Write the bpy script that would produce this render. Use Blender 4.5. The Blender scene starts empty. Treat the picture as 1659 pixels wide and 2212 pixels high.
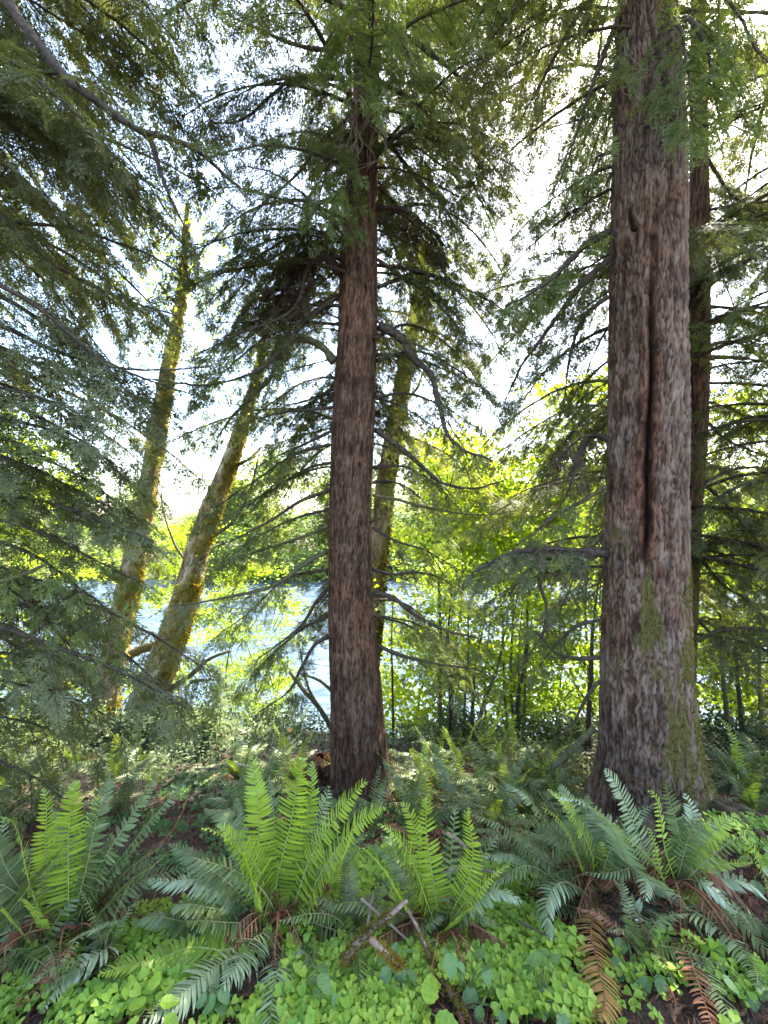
import bpy, math, random
import numpy as np
from mathutils import Vector

# ------------------------------------------------------------------ camera, world, sun, exposure
scene = bpy.context.scene
COL = scene.collection
PW, PH, F = 1659.0, 2212.0, 885.0
CAMZ = 2.0
cam_d = bpy.data.cameras.new('camera')
cam = bpy.data.objects.new('camera', cam_d)
COL.objects.link(cam)
cam.location = (0, 0, CAMZ)
cam.rotation_euler = (math.radians(90), 0, 0)
cam_d.sensor_fit = 'VERTICAL'
cam_d.sensor_height = 24.0
cam_d.lens = 24.0 * F / PH
cam_d.clip_start = 0.02
cam_d.clip_end = 2000
scene.camera = cam

SUN_DIR = Vector((0.85, 1.0, 1.7)).normalized()          # towards the sun: high, in front, a little to the right
elev = math.asin(SUN_DIR.z)
azim = math.atan2(SUN_DIR.x, SUN_DIR.y)
world = bpy.data.worlds.new('World')
scene.world = world
world.use_nodes = True
wn = world.node_tree
bg = wn.nodes['Background']
sky = wn.nodes.new('ShaderNodeTexSky')
sky.sky_type = 'NISHITA'
sky.sun_disc = False
sky.sun_elevation = elev
sky.sun_rotation = azim
sky.air_density = 1.0
sky.dust_density = 1.8
sky.ozone_density = 0.5
wn.links.new(sky.outputs['Color'], bg.inputs['Color'])
bg.inputs['Strength'].default_value = 0.15
sun_d = bpy.data.lights.new('sun', 'SUN')
sun_d.energy = 4.4
sun_d.angle = math.radians(0.5)
sun_d.color = (1.0, 0.94, 0.82)
sun = bpy.data.objects.new('sun', sun_d)
COL.objects.link(sun)
sun.rotation_euler = (-SUN_DIR).to_track_quat('-Z', 'Y').to_euler()
scene.view_settings.view_transform = 'Standard'
scene.view_settings.look = 'None'
scene.view_settings.gamma = 1.0
scene.view_settings.use_curve_mapping = False
scene.view_settings.exposure = 3.25
scene.cycles.max_bounces = 8
scene.cycles.diffuse_bounces = 4
scene.cycles.glossy_bounces = 2
scene.cycles.transmission_bounces = 4
scene.cycles.sample_clamp_indirect = 6.0

# ------------------------------------------------------------------ helpers
Z = np.array([0.0, 0.0, 1.0])

def P(px, py, d):
    """a point at distance d in front of the viewer, from where it stands in the view"""
    return np.array([(px - PW / 2) / F * d, d, CAMZ - (py - PH / 2) / F * d])

def norm(v):
    v = np.asarray(v, float)
    return v / np.maximum(np.linalg.norm(v, axis=-1, keepdims=True), 1e-9)

def hash3(ix, iy, iz):
    n = (ix * 374761393 + iy * 668265263 + iz * 2147483647 + 1013904223) & 0xFFFFFFFF
    n = ((n ^ (n >> 13)) * 1274126177) & 0xFFFFFFFF
    n = ((n ^ (n >> 16)) * 668265263) & 0xFFFFFFFF
    return ((n ^ (n >> 15)) & 0xFFFFFF) / float(0xFFFFFF)

def vnoise(x, y, z=None):
    x = np.asarray(x, float); y = np.asarray(y, float)
    z = np.zeros_like(x) if z is None else np.asarray(z, float)
    xi, yi, zi = np.floor(x).astype(np.int64), np.floor(y).astype(np.int64), np.floor(z).astype(np.int64)
    fx, fy, fz = x - xi, y - yi, z - zi
    fx, fy, fz = [f * f * (3 - 2 * f) for f in (fx, fy, fz)]
    r = 0
    for a in (0, 1):
        for b in (0, 1):
            for c in (0, 1):
                w = (fx if a else 1 - fx) * (fy if b else 1 - fy) * (fz if c else 1 - fz)
                r = r + w * hash3(xi + a, yi + b, zi + c)
    return r

def fbm(x, y, z=None, o=4):
    r, a, s = 0, 0.5, 1.0
    for i in range(o):
        r = r + a * vnoise(np.asarray(x) * s + 17.3 * i, np.asarray(y) * s + 5.1 * i, None if z is None else np.asarray(z) * s)
        a *= 0.5; s *= 2.03
    return r

def cells(u, v, nu, seed=0):
    """worley distance to cell border (F2-F1) and a cell value, periodic in u with nu cells"""
    ui, vi = np.floor(u).astype(np.int64), np.floor(v).astype(np.int64)
    f1 = np.full(u.shape, 9.0); f2 = np.full(u.shape, 9.0); val = np.zeros(u.shape)
    for a in (-1, 0, 1):
        for b in (-1, 0, 1):
            cu, cv = ui + a, vi + b
            cm = np.mod(cu, nu)
            jx = hash3(cm, cv, np.full_like(cm, seed + 1)); jy = hash3(cm, cv, np.full_like(cm, seed + 2))
            d = np.hypot(cu + 0.1 + 0.8 * jx - u, cv + 0.1 + 0.8 * jy - v)
            h = hash3(cm, cv, np.full_like(cm, seed + 3))
            near = d < f1
            f2 = np.where(near, f1, np.minimum(f2, d))
            val = np.where(near, h, val)
            f1 = np.where(near, d, f1)
    return f2 - f1, val

def mesh_of(name, V, Fs, mats, mi=None, smooth=False, attrs=None):
    V = np.asarray(V, np.float32).reshape(-1, 3)
    Fs = [np.asarray(f, np.int32) for f in Fs if len(f)]
    me = bpy.data.meshes.new(name)
    nl = sum(f.size for f in Fs); npoly = sum(len(f) for f in Fs)
    me.vertices.add(len(V)); me.loops.add(nl); me.polygons.add(npoly)
    me.vertices.foreach_set('co', V.ravel())
    me.loops.foreach_set('vertex_index', np.concatenate([f.ravel() for f in Fs]))
    st, off = [], 0
    for f in Fs:
        st.append(off + np.arange(len(f)) * f.shape[1]); off += f.size
    me.polygons.foreach_set('loop_start', np.concatenate(st).astype(np.int32))
    if mi is not None:
        me.polygons.foreach_set('material_index', np.asarray(mi, np.int32))
    me.polygons.foreach_set('use_smooth', np.full(npoly, bool(smooth)))
    for m in (mats if isinstance(mats, (list, tuple)) else [mats]):
        me.materials.append(m)
    for k, a in (attrs or {}).items():
        at = me.attributes.new(k, 'FLOAT', 'POINT')
        at.data.foreach_set('value', np.asarray(a, np.float32).ravel())
    me.update(calc_edges=True)
    return me

def link(name, me, parent=None, loc=None):
    o = bpy.data.objects.new(name, me)
    COL.objects.link(o)
    if parent is not None: o.parent = parent
    if loc is not None: o.location = loc
    return o

def tag(o, label=None, cat=None, group=None, kind=None):
    if label: o['label'] = label
    if cat: o['category'] = cat
    if group: o['group'] = group
    if kind: o['kind'] = kind
    return o

def thing(name, label, cat, loc=(0, 0, 0), rotz=0.0, group=None):
    o = bpy.data.objects.new(name, None)
    COL.objects.link(o)
    o.location = loc; o.rotation_euler = (0, 0, rotz); o.empty_display_size = 0.1
    return tag(o, label, cat, group)

class Acc:
    """gathers pieces of one mesh"""
    def __init__(s): s.V = []; s.F = {}; s.n = 0; s.A = []
    def add(s, V, *Fs, a=None):
        V = np.asarray(V, float).reshape(-1, 3)
        for f in Fs:
            f = np.asarray(f, np.int64)
            if len(f): s.F.setdefault(f.shape[1], []).append(f + s.n)
        s.V.append(V); s.n += len(V)
        s.A.append(np.full(len(V), 0.0) if a is None else np.broadcast_to(a, len(V)))
    def mesh(s, name, mat, smooth=False, attr=None):
        Fs = [np.concatenate(v) for k, v in sorted(s.F.items())]
        return mesh_of(name, np.concatenate(s.V), Fs, mat, smooth=smooth, attrs={attr: np.concatenate(s.A)} if attr else None)

def resample(ctrl, n):
    """smooth curve through control points, n samples even in length"""
    C = np.asarray(ctrl, float)
    if len(C) == 2: C = np.array([C[0], (C[0] + C[1]) / 2, C[1]])
    E = np.vstack([2 * C[0] - C[1], C, 2 * C[-1] - C[-2]])
    out = []
    for i in range(1, len(E) - 2):
        p0, p1, p2, p3 = E[i - 1:i + 3]
        t = np.linspace(0, 1, 14, endpoint=False)[:, None]
        out.append(0.5 * (2 * p1 + (p2 - p0) * t + (2 * p0 - 5 * p1 + 4 * p2 - p3) * t ** 2 + (3 * p1 - p0 - 3 * p2 + p3) * t ** 3))
    Q = np.vstack(out + [C[-1:]])
    s = np.r_[0, np.cumsum(np.linalg.norm(np.diff(Q, axis=0)[:, :3], axis=1))]
    u = np.linspace(0, s[-1], n)
    return np.stack([np.interp(u, s, Q[:, k]) for k in range(Q.shape[1])], 1), s[-1]

def frames(Pt):
    T = norm(np.gradient(Pt, axis=0))
    ref = np.array([1.0, 0, 0]) if abs(T[0][0]) < 0.8 else np.array([0, 1.0, 0])
    N = np.zeros_like(T); n = ref
    for i in range(len(T)):
        n = n - T[i] * np.dot(n, T[i]); n = n / max(np.linalg.norm(n), 1e-9)
        N[i] = n
    return T, N, np.cross(T, N)

def ring_faces(n, k):
    i = np.arange(n - 1)[:, None] * k; j = np.arange(k)[None]; j2 = (j + 1) % k
    return np.stack([i + j, i + j2, i + k + j2, i + k + j], -1).reshape(-1, 4)

def tube(Pt, R, k=6, rough=0.0, seed=0):
    Pt = np.asarray(Pt, float); R = np.broadcast_to(np.asarray(R, float), len(Pt))
    T, N, B = frames(Pt)
    a = np.arange(k) / k * 2 * np.pi
    RR = R[:, None] * np.ones(k)
    if rough:
        RR = RR * (1 + rough * (np.random.RandomState(seed).rand(len(Pt), k) - 0.5) * 2)
    V = Pt[:, None] + RR[..., None] * (np.cos(a)[None, :, None] * N[:, None] + np.sin(a)[None, :, None] * B[:, None])
    V = V.reshape(-1, 3)
    Fq = ring_faces(len(Pt), k)
    n = len(V)
    V = np.vstack([V, Pt[0], Pt[-1]])
    j = np.arange(k); j2 = (j + 1) % k
    c0 = np.stack([j2, j, np.full(k, n)], 1)
    c1 = np.stack([n - k + j, n - k + j2, np.full(k, n + 1)], 1)
    return V, Fq, np.vstack([c0, c1])

# ------------------------------------------------------------------ materials
def mat(name):
    m = bpy.data.materials.new(name); m.use_nodes = True
    nt = m.node_tree
    return m, nt, nt.nodes['Principled BSDF'], nt.nodes['Material Output']

def node(nt, typ, **kw):
    n = nt.nodes.new(typ)
    for k, v in kw.items():
        if k.startswith('in_'): n.inputs[k[3:]].default_value = v
        else: setattr(n, k, v)
    return n

def ramp(nt, fac, stops):
    r = nt.nodes.new('ShaderNodeValToRGB')
    el = r.color_ramp.elements
    while len(el) < len(stops): el.new(0.5)
    for e, (p, c) in zip(el, stops):
        e.position = p; e.color = (*c, 1)
    nt.links.new(fac, r.inputs['Fac'])
    return r.outputs['Color']

def mixc(nt, fac, a, b):
    m = nt.nodes.new('ShaderNodeMix'); m.data_type = 'RGBA'
    if hasattr(fac, 'is_linked'): nt.links.new(fac, m.inputs[0])
    else: m.inputs[0].default_value = fac
    for s, v in ((m.inputs[6], a), (m.inputs[7], b)):
        if hasattr(v, 'is_linked'): nt.links.new(v, s)
        else: s.default_value = (*v, 1)
    return m.outputs[2]

def leaf_mat(name, stops, trans=0.4, rough=0.5, tint=None, spec=0.4, scale=2.5):
    """leaf surface: colour varies leaf by leaf and clump by clump, light passes through"""
    m, nt, bs, out = mat(name)
    L = nt.links
    geo = node(nt, 'ShaderNodeNewGeometry'); tc = node(nt, 'ShaderNodeTexCoord')
    ns = node(nt, 'ShaderNodeTexNoise'); ns.inputs['Scale'].default_value = scale; ns.inputs['Detail'].default_value = 3
    L.new(tc.outputs['Object'], ns.inputs['Vector'])
    oi = node(nt, 'ShaderNodeObjectInfo')
    mm = node(nt, 'ShaderNodeMath', operation='MULTIPLY_ADD'); mm.inputs[1].default_value = 0.5
    L.new(geo.outputs['Random Per Island'], mm.inputs[0])
    m2 = node(nt, 'ShaderNodeMath', operation='MULTIPLY_ADD'); m2.inputs[1].default_value = 0.9; m2.inputs[2].default_value = -0.3
    L.new(ns.outputs['Fac'], m2.inputs[0]); L.new(m2.outputs[0], mm.inputs[2])
    m3 = node(nt, 'ShaderNodeMath', operation='MULTIPLY_ADD'); m3.inputs[1].default_value = 0.25
    L.new(oi.outputs['Random'], m3.inputs[0]); L.new(mm.outputs[0], m3.inputs[2])
    n_ = len(stops)
    c = ramp(nt, m3.outputs[0], [(0.15 + 0.7 * i / max(n_ - 1, 1), s) for i, s in enumerate(stops)])
    L.new(c, bs.inputs['Base Color'])
    bs.inputs['Roughness'].default_value = rough
    bs.inputs['Specular IOR Level'].default_value = spec
    tr = node(nt, 'ShaderNodeBsdfTranslucent')
    t = tint or (1.3, 1.25, 0.5)
    mul = node(nt, 'ShaderNodeMix', data_type='RGBA', blend_type='MULTIPLY'); mul.inputs[0].default_value = 1
    L.new(c, mul.inputs[6]); mul.inputs[7].default_value = (*t, 1)
    L.new(mul.outputs[2], tr.inputs['Color'])
    mx = node(nt, 'ShaderNodeMixShader'); mx.inputs[0].default_value = trans
    L.new(bs.outputs[0], mx.inputs[1]); L.new(tr.outputs[0], mx.inputs[2]); L.new(mx.outputs[0], out.inputs['Surface'])
    return m

def bark_mat(name, dark, mid, light, moss=(0.085, 0.07, 0.02), lichen=0.0, bump=0.6, sc=1.0):
    """bark: attribute h is how proud a plate stands, attribute moss where moss grows"""
    m, nt, bs, out = mat(name)
    L = nt.links
    h = node(nt, 'ShaderNodeAttribute', attribute_name='h'); mo = node(nt, 'ShaderNodeAttribute', attribute_name='moss')
    tc = node(nt, 'ShaderNodeTexCoord')
    mp = node(nt, 'ShaderNodeMapping'); mp.inputs['Scale'].default_value = (1, 1, 0.3)
    L.new(tc.outputs['Object'], mp.inputs['Vector'])
    n1 = node(nt, 'ShaderNodeTexNoise'); n1.inputs['Scale'].default_value = 38 * sc; n1.inputs['Detail'].default_value = 6; n1.inputs['Roughness'].default_value = 0.65
    n2 = node(nt, 'ShaderNodeTexNoise'); n2.inputs['Scale'].default_value = 3.0; n2.inputs['Detail'].default_value = 3
    n3 = node(nt, 'ShaderNodeTexNoise'); n3.inputs['Scale'].default_value = 90 * sc; n3.inputs['Detail'].default_value = 3
    L.new(mp.outputs[0], n1.inputs['Vector']); L.new(tc.outputs['Object'], n2.inputs['Vector']); L.new(tc.outputs['Object'], n3.inputs['Vector'])
    f = node(nt, 'ShaderNodeMath', operation='MULTIPLY_ADD'); f.inputs[1].default_value = 0.7; f.inputs[2].default_value = -0.40
    L.new(n1.outputs['Fac'], f.inputs[0])
    f2 = node(nt, 'ShaderNodeMath', operation='MULTIPLY_ADD'); f2.inputs[1].default_value = 1.2
    L.new(h.outputs['Fac'], f2.inputs[0]); L.new(f.outputs[0], f2.inputs[2])
    c = ramp(nt, f2.outputs[0], [(0.05, dark), (0.45, mid), (0.95, light)])
    big = ramp(nt, n2.outputs['Fac'], [(0.3, (0.62, 0.56, 0.52)), (0.7, (1.25, 1.2, 1.16))])
    mul = node(nt, 'ShaderNodeMix', data_type='RGBA', blend_type='MULTIPLY'); mul.inputs[0].default_value = 1
    L.new(c, mul.inputs[6]); L.new(big, mul.inputs[7])
    c = mul.outputs[2]
    to = node(nt, 'ShaderNodeAttribute', attribute_name='tone')
    tcol = ramp(nt, to.outputs['Fac'], [(0.15, (1.0, 0.66, 0.52)), (0.5, (1.0, 0.90, 0.82)), (0.8, (1.1, 1.14, 1.14))])
    mul2 = node(nt, 'ShaderNodeMix', data_type='RGBA', blend_type='MULTIPLY'); mul2.inputs[0].default_value = 1
    L.new(c, mul2.inputs[6]); L.new(tcol, mul2.inputs[7])
    c = mul2.outputs[2]
    if lichen:
        n4 = node(nt, 'ShaderNodeTexNoise'); n4.inputs['Scale'].default_value = 7; n4.inputs['Detail'].default_value = 7; n4.inputs['Roughness'].default_value = 0.7
        L.new(tc.outputs['Object'], n4.inputs['Vector'])
        lf = ramp(nt, n4.outputs['Fac'], [(0.58, (0, 0, 0)), (0.66, (lichen,) * 3)])
        c = mixc(nt, lf, c, (0.24, 0.23, 0.20))
    mn = node(nt, 'ShaderNodeMath', operation='MULTIPLY_ADD'); mn.inputs[1].default_value = 0.9; mn.inputs[2].default_value = -0.45
    L.new(n3.outputs['Fac'], mn.inputs[0])
    ma = node(nt, 'ShaderNodeMath', operation='ADD'); L.new(mo.outputs['Fac'], ma.inputs[0]); L.new(mn.outputs[0], ma.inputs[1])
    mf = ramp(nt, ma.outputs[0], [(0.38, (0, 0, 0)), (0.62, (1, 1, 1))])
    mc = ramp(nt, n3.outputs['Fac'], [(0.3, tuple(0.55 * v for v in moss)), (0.7, tuple(1.5 * v for v in moss))])
    c = mixc(nt, mf, c, mc)
    L.new(c, bs.inputs['Base Color'])
    bs.inputs['Roughness'].default_value = 0.9
    bs.inputs['Specular IOR Level'].default_value = 0.2
    b = node(nt, 'ShaderNodeBump'); b.inputs['Strength'].default_value = min(bump * 1.6, 1); b.inputs['Distance'].default_value = 0.016
    L.new(n1.outputs['Fac'], b.inputs['Height']); L.new(b.outputs[0], bs.inputs['Normal'])
    return m

def soil_mat():
    m, nt, bs, out = mat('forest_soil')
    L = nt.links
    tc = node(nt, 'ShaderNodeTexCoord')
    n1 = node(nt, 'ShaderNodeTexNoise'); n1.inputs['Scale'].default_value = 2.2; n1.inputs['Detail'].default_value = 8
    n2 = node(nt, 'ShaderNodeTexNoise'); n2.inputs['Scale'].default_value = 45; n2.inputs['Detail'].default_value = 6
    for n in (n1, n2): L.new(tc.outputs['Object'], n.inputs['Vector'])
    a = ramp(nt, n2.outputs['Fac'], [(0.3, (0.016, 0.008, 0.005)), (0.55, (0.046, 0.024, 0.014)), (0.75, (0.095, 0.052, 0.03))])
    g = ramp(nt, n1.outputs['Fac'], [(0.5, (0, 0, 0)), (0.68, (0.8, 0.8, 0.8))])
    c = mixc(nt, g, a, (0.045, 0.06, 0.018))
    L.new(c, bs.inputs['Base Color']); bs.inputs['Roughness'].default_value = 0.95
    b = node(nt, 'ShaderNodeBump'); b.inputs['Strength'].default_value = 0.9; b.inputs['Distance'].default_value = 0.03
    L.new(n2.outputs['Fac'], b.inputs['Height']); L.new(b.outputs[0], bs.inputs['Normal'])
    return m

def water_mat():
    m, nt, bs, out = mat('river_water')
    L = nt.links
    tc = node(nt, 'ShaderNodeTexCoord')
    mp = node(nt, 'ShaderNodeMapping'); mp.inputs['Scale'].default_value = (0.55, 1.3, 1)
    L.new(tc.outputs['Object'], mp.inputs['Vector'])
    n1 = node(nt, 'ShaderNodeTexNoise'); n1.inputs['Scale'].default_value = 1.6; n1.inputs['Detail'].default_value = 5; n1.inputs['Roughness'].default_value = 0.6; n1.inputs['Distortion'].default_value = 0.8
    L.new(mp.outputs[0], n1.inputs['Vector'])
    bs.inputs['Base Color'].default_value = (0.06, 0.09, 0.125, 1)
    bs.inputs['Roughness'].default_value = 0.08
    bs.inputs['IOR'].default_value = 1.33
    bs.inputs['Specular IOR Level'].default_value = 1.0
    n2 = node(nt, 'ShaderNodeTexNoise'); n2.inputs['Scale'].default_value = 0.28; n2.inputs['Detail'].default_value = 3; n2.inputs['Distortion'].default_value = 1.5
    L.new(mp.outputs[0], n2.inputs['Vector'])
    ad = node(nt, 'ShaderNodeMath', operation='MULTIPLY_ADD'); ad.inputs[1].default_value = 1.6
    L.new(n2.outputs['Fac'], ad.inputs[0])
    ml = node(nt, 'ShaderNodeMath', operation='MULTIPLY'); L.new(n1.outputs['Fac'], ml.inputs[0]); L.new(n2.outputs['Fac'], ml.inputs[1])
    L.new(ml.outputs[0], ad.inputs[2])
    b = node(nt, 'ShaderNodeBump'); b.inputs['Strength'].default_value = 1.0; b.inputs['Distance'].default_value = 0.6
    L.new(ad.outputs[0], b.inputs['Height']); L.new(b.outputs[0], bs.inputs['Normal'])
    return m

def plain(name, a, b, scale=20, rough=0.85):
    m, nt, bs, out = mat(name)
    L = nt.links
    tc = node(nt, 'ShaderNodeTexCoord')
    n1 = node(nt, 'ShaderNodeTexNoise'); n1.inputs['Scale'].default_value = scale; n1.inputs['Detail'].default_value = 5
    L.new(tc.outputs['Object'], n1.inputs['Vector'])
    c = ramp(nt, n1.outputs['Fac'], [(0.32, a), (0.68, b)])
    L.new(c, bs.inputs['Base Color']); bs.inputs['Roughness'].default_value = rough
    bs.inputs['Specular IOR Level'].default_value = 0.2
    bp = node(nt, 'ShaderNodeBump'); bp.inputs['Strength'].default_value = 0.6; bp.inputs['Distance'].default_value = 0.01
    L.new(n1.outputs['Fac'], bp.inputs['Height']); L.new(bp.outputs[0], bs.inputs['Normal'])
    return m

M = {
    'soil': soil_mat(), 'water': water_mat(),
    'needles': leaf_mat('conifer_needles', [(0.055, 0.064, 0.026), (0.095, 0.106, 0.040), (0.148, 0.16, 0.054)], 0.5, 0.6, (1.3, 1.25, 0.6), 0.3, 3.0),
    'needles_pale': leaf_mat('pale_conifer_needles', [(0.07, 0.095, 0.03), (0.115, 0.15, 0.042), (0.165, 0.205, 0.055)], 0.48, 0.6, (1.3, 1.25, 0.6), 0.3, 3.0),
    'needles_blue': leaf_mat('blue_green_conifer_needles', [(0.068, 0.080, 0.036), (0.115, 0.128, 0.056), (0.165, 0.178, 0.074)], 0.34, 0.6, (1.2, 1.2, 0.8), 0.35, 3.0),
    'dead_spray': leaf_mat('dead_conifer_spray', [(0.035, 0.022, 0.015), (0.07, 0.045, 0.03), (0.11, 0.078, 0.052)], 0.2, 0.8, (1.1, 1.0, 0.8), 0.1, 3.0),
    'maple': leaf_mat('maple_leaf', [(0.11, 0.18, 0.02), (0.18, 0.26, 0.025), (0.25, 0.32, 0.03)], 0.66, 0.5, (1.75, 1.55, 0.4), 0.3, 1.5),
    'far_leaf': leaf_mat('hazed_far_bank_leaf', [(0.11, 0.17, 0.04), (0.17, 0.24, 0.06), (0.23, 0.30, 0.085)], 0.5, 0.6, (1.3, 1.25, 0.6), 0.2, 0.4),  # brightened leaves; the haze over the far bank is put into the colour
    'fern_new': leaf_mat('new_fern_leaflet', [(0.16, 0.245, 0.026), (0.24, 0.33, 0.036), (0.30, 0.385, 0.05)], 0.42, 0.42, (1.3, 1.2, 0.45), 0.4, 2.0),
    'fern_old': leaf_mat('old_fern_leaflet', [(0.062, 0.088, 0.028), (0.102, 0.14, 0.046), (0.155, 0.195, 0.068)], 0.28, 0.42, (1.2, 1.25, 0.5), 0.4, 2.0),
    'fern_pale': leaf_mat('pale_sheen_fern_leaflet', [(0.15, 0.20, 0.10), (0.215, 0.27, 0.14), (0.285, 0.335, 0.185)], 0.25, 0.3, (1.2, 1.2, 0.6), 0.6, 2.0),  # pale fronds; their glossy sheen is partly put into the leaf colour
    'fern_orange': leaf_mat('dying_orange_leaflet', [(0.27, 0.13, 0.04), (0.36, 0.20, 0.06), (0.38, 0.26, 0.095)], 0.3, 0.6, (1.3, 1.0, 0.5), 0.2, 2.0),
    'fern_dead': leaf_mat('dead_brown_leaflet', [(0.09, 0.036, 0.018), (0.18, 0.078, 0.04), (0.27, 0.15, 0.085)], 0.15, 0.8, (1.2, 0.9, 0.6), 0.1, 4.0),
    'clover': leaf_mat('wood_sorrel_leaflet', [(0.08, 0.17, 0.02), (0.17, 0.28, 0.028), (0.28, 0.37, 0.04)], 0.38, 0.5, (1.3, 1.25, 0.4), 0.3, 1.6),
    'shrub': leaf_mat('glossy_shrub_leaf', [(0.024, 0.042, 0.016), (0.042, 0.068, 0.026), (0.07, 0.10, 0.042)], 0.2, 0.55, (1.2, 1.2, 0.5), 0.2, 2.0),
    'bush': leaf_mat('bank_bush_leaf', [(0.035, 0.06, 0.016), (0.065, 0.10, 0.024), (0.105, 0.145, 0.038)], 0.36, 0.5, (1.3, 1.25, 0.5), 0.3, 2.0),
    'clover_shade_tint': leaf_mat('sorrel_leaflet_shade_tint', [(0.035, 0.085, 0.018), (0.065, 0.13, 0.024), (0.10, 0.175, 0.03)], 0.3, 0.5, (1.3, 1.25, 0.4), 0.3, 1.6),  # wood sorrel in a darker green, the slope's shade put into the colour
    'bramble': leaf_mat('bramble_leaf', [(0.055, 0.11, 0.035), (0.09, 0.16, 0.045), (0.13, 0.21, 0.05)], 0.3, 0.45, (1.2, 1.25, 0.5), 0.4, 3.0),
    'moss': leaf_mat('moss_tuft', [(0.05, 0.045, 0.014), (0.095, 0.082, 0.022), (0.15, 0.122, 0.034)], 0.3, 0.9, (1.3, 1.2, 0.5), 0.05, 5.0),
    'moss_gold': leaf_mat('golden_moss_tuft', [(0.09, 0.085, 0.018), (0.17, 0.135, 0.026), (0.26, 0.18, 0.034)], 0.45, 0.9, (1.4, 1.2, 0.4), 0.05, 5.0),
    'lichen_hair': leaf_mat('hanging_lichen', [(0.12, 0.12, 0.07), (0.2, 0.2, 0.12), (0.26, 0.25, 0.16)], 0.3, 0.9, (1.2, 1.2, 0.8), 0.05, 5.0),
    'litter': leaf_mat('dead_leaf_litter', [(0.04, 0.018, 0.010), (0.095, 0.043, 0.024), (0.17, 0.095, 0.055)], 0.1, 0.85, (1, 1, 1), 0.1, 3.0),
    'bark': bark_mat('hemlock_bark', (0.020, 0.011, 0.006), (0.060, 0.033, 0.020), (0.125, 0.077, 0.050), lichen=0.12),
    'bark_big': bark_mat('spruce_bark', (0.030, 0.018, 0.012), (0.080, 0.052, 0.037), (0.165, 0.120, 0.091), lichen=0.22),
    'bark_moss': bark_mat('mossy_alder_bark', (0.06, 0.05, 0.028), (0.17, 0.14, 0.08), (0.30, 0.26, 0.17), moss=(0.19, 0.15, 0.034), lichen=0.5),
    'bark_root': plain('root_bark', (0.03, 0.022, 0.012), (0.095, 0.075, 0.04), 22),
    'twig': plain('twig_bark', (0.028, 0.02, 0.014), (0.075, 0.055, 0.038), 30),
    'twig_moss': plain('mossy_twig_bark', (0.045, 0.042, 0.018), (0.12, 0.105, 0.05), 25),
    'stick': plain('pale_stick', (0.13, 0.085, 0.06), (0.26, 0.19, 0.15), 30),
    'cut_wood': plain('broken_wood', (0.14, 0.075, 0.05), (0.24, 0.14, 0.10), 40),
    'rachis_new': plain('green_stalk', (0.16, 0.2, 0.05), (0.24, 0.26, 0.08), 60, 0.6),
    'rachis_old': plain('straw_stalk', (0.13, 0.13, 0.05), (0.2, 0.19, 0.08), 60, 0.6),
    'rachis_dead': plain('brown_stalk', (0.14, 0.06, 0.03), (0.24, 0.12, 0.06), 60, 0.7),
    'stem_green': plain('leaf_stem', (0.07, 0.1, 0.03), (0.12, 0.16, 0.05), 60, 0.6),
}

# ------------------------------------------------------------------ setting: ground, river
GY = np.array([-60, -5, 0, 1.3, 1.65, 2.05, 2.3, 3.0, 3.6, 4.4, 5, 6, 7, 8, 9, 11, 12.5, 30, 41, 44, 50, 70, 150, 400])
GZ = np.array([2, 0.4, 0.12, 0.0, -0.04, -0.12, -0.22, -0.46, -0.70, -1.06, -1.29, -1.66, -2.0, -2.32, -3.1, -5.1, -6, -6.3, -5.6, -4.4, -3.6, -2.8, -1.5, 0.5])
def G(x, y):
    x = np.asarray(x, float); y = np.asarray(y, float)
    ys = y + 0.25 * np.sin(x * 0.7 + 0.4) * np.clip((y - 5) / 3, 0, 1)
    z = sum(np.interp(ys + o, GY, GZ) for o in (-0.25, -0.1, 0.1, 0.25)) / 4
    z = z + (fbm(x * 1.3 + 9, y * 1.3) - 0.47) * 0.22 * np.clip(1.2 - abs(y - 4) / 14, 0.1, 1)
    z = z + 0.13 * np.exp(-((x - 2.75) ** 2 / 0.35 + (y - 3.1) ** 2 / 0.35))
    z = z + 0.12 * np.exp(-((x - 1.45) ** 2 + (y - 2.35) ** 2) / 0.18) + 0.10 * np.exp(-((x + 0.5) ** 2 + (y - 2.15) ** 2) / 0.12)
    return z

def axis(*segs):
    return np.unique(np.concatenate([np.arange(a, b, s) for a, b, s in segs]))
gx = axis((-400, -40, 40), (-40, -10, 3), (-10, -4, 0.4), (-4, 4.5, 0.07), (4.5, 10, 0.4), (10, 40, 3), (40, 401, 40))
gy = axis((-60, -2, 4), (-2, 1, 0.4), (1, 5.5, 0.06), (5.5, 12.5, 0.18), (12.5, 40, 3), (40, 60, 1.5), (60, 401, 20))
XX, YY = np.meshgrid(gx, gy)
ZZ = G(XX, YY)
fine = (fbm(XX * 9, YY * 9, o=3) - 0.44) * 0.05 * ((XX > -5) & (XX < 5) & (YY > 0.5) & (YY < 6))
V = np.stack([XX, YY, ZZ + fine], -1).reshape(-1, 3)
nx = len(gx); i = np.arange(len(gy) - 1)[:, None] * nx; j = np.arange(nx - 1)[None]
gf = np.stack([i + j, i + j + 1, i + nx + j + 1, i + nx + j], -1).reshape(-1, 4)
tag(link('ground', mesh_of('ground', V, [gf], M['soil'], smooth=True)), 'brown forest floor sloping down to the river bank', kind='structure')
wx = np.linspace(-350, 350, 60); wy = np.linspace(9.5, 46, 30)
WX, WY = np.meshgrid(wx, wy)
V = np.stack([WX, WY, np.full_like(WX, -5.0)], -1).reshape(-1, 3)
i = np.arange(29)[:, None] * 60; j = np.arange(59)[None]
tag(link('river_water', mesh_of('river_water', V, [np.stack([i + j, i + j + 1, i + 61 + j, i + 60 + j], -1).reshape(-1, 4)], M['water'], smooth=True)),
    'rippled river reflecting the bright sky behind the trees', kind='structure')

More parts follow.
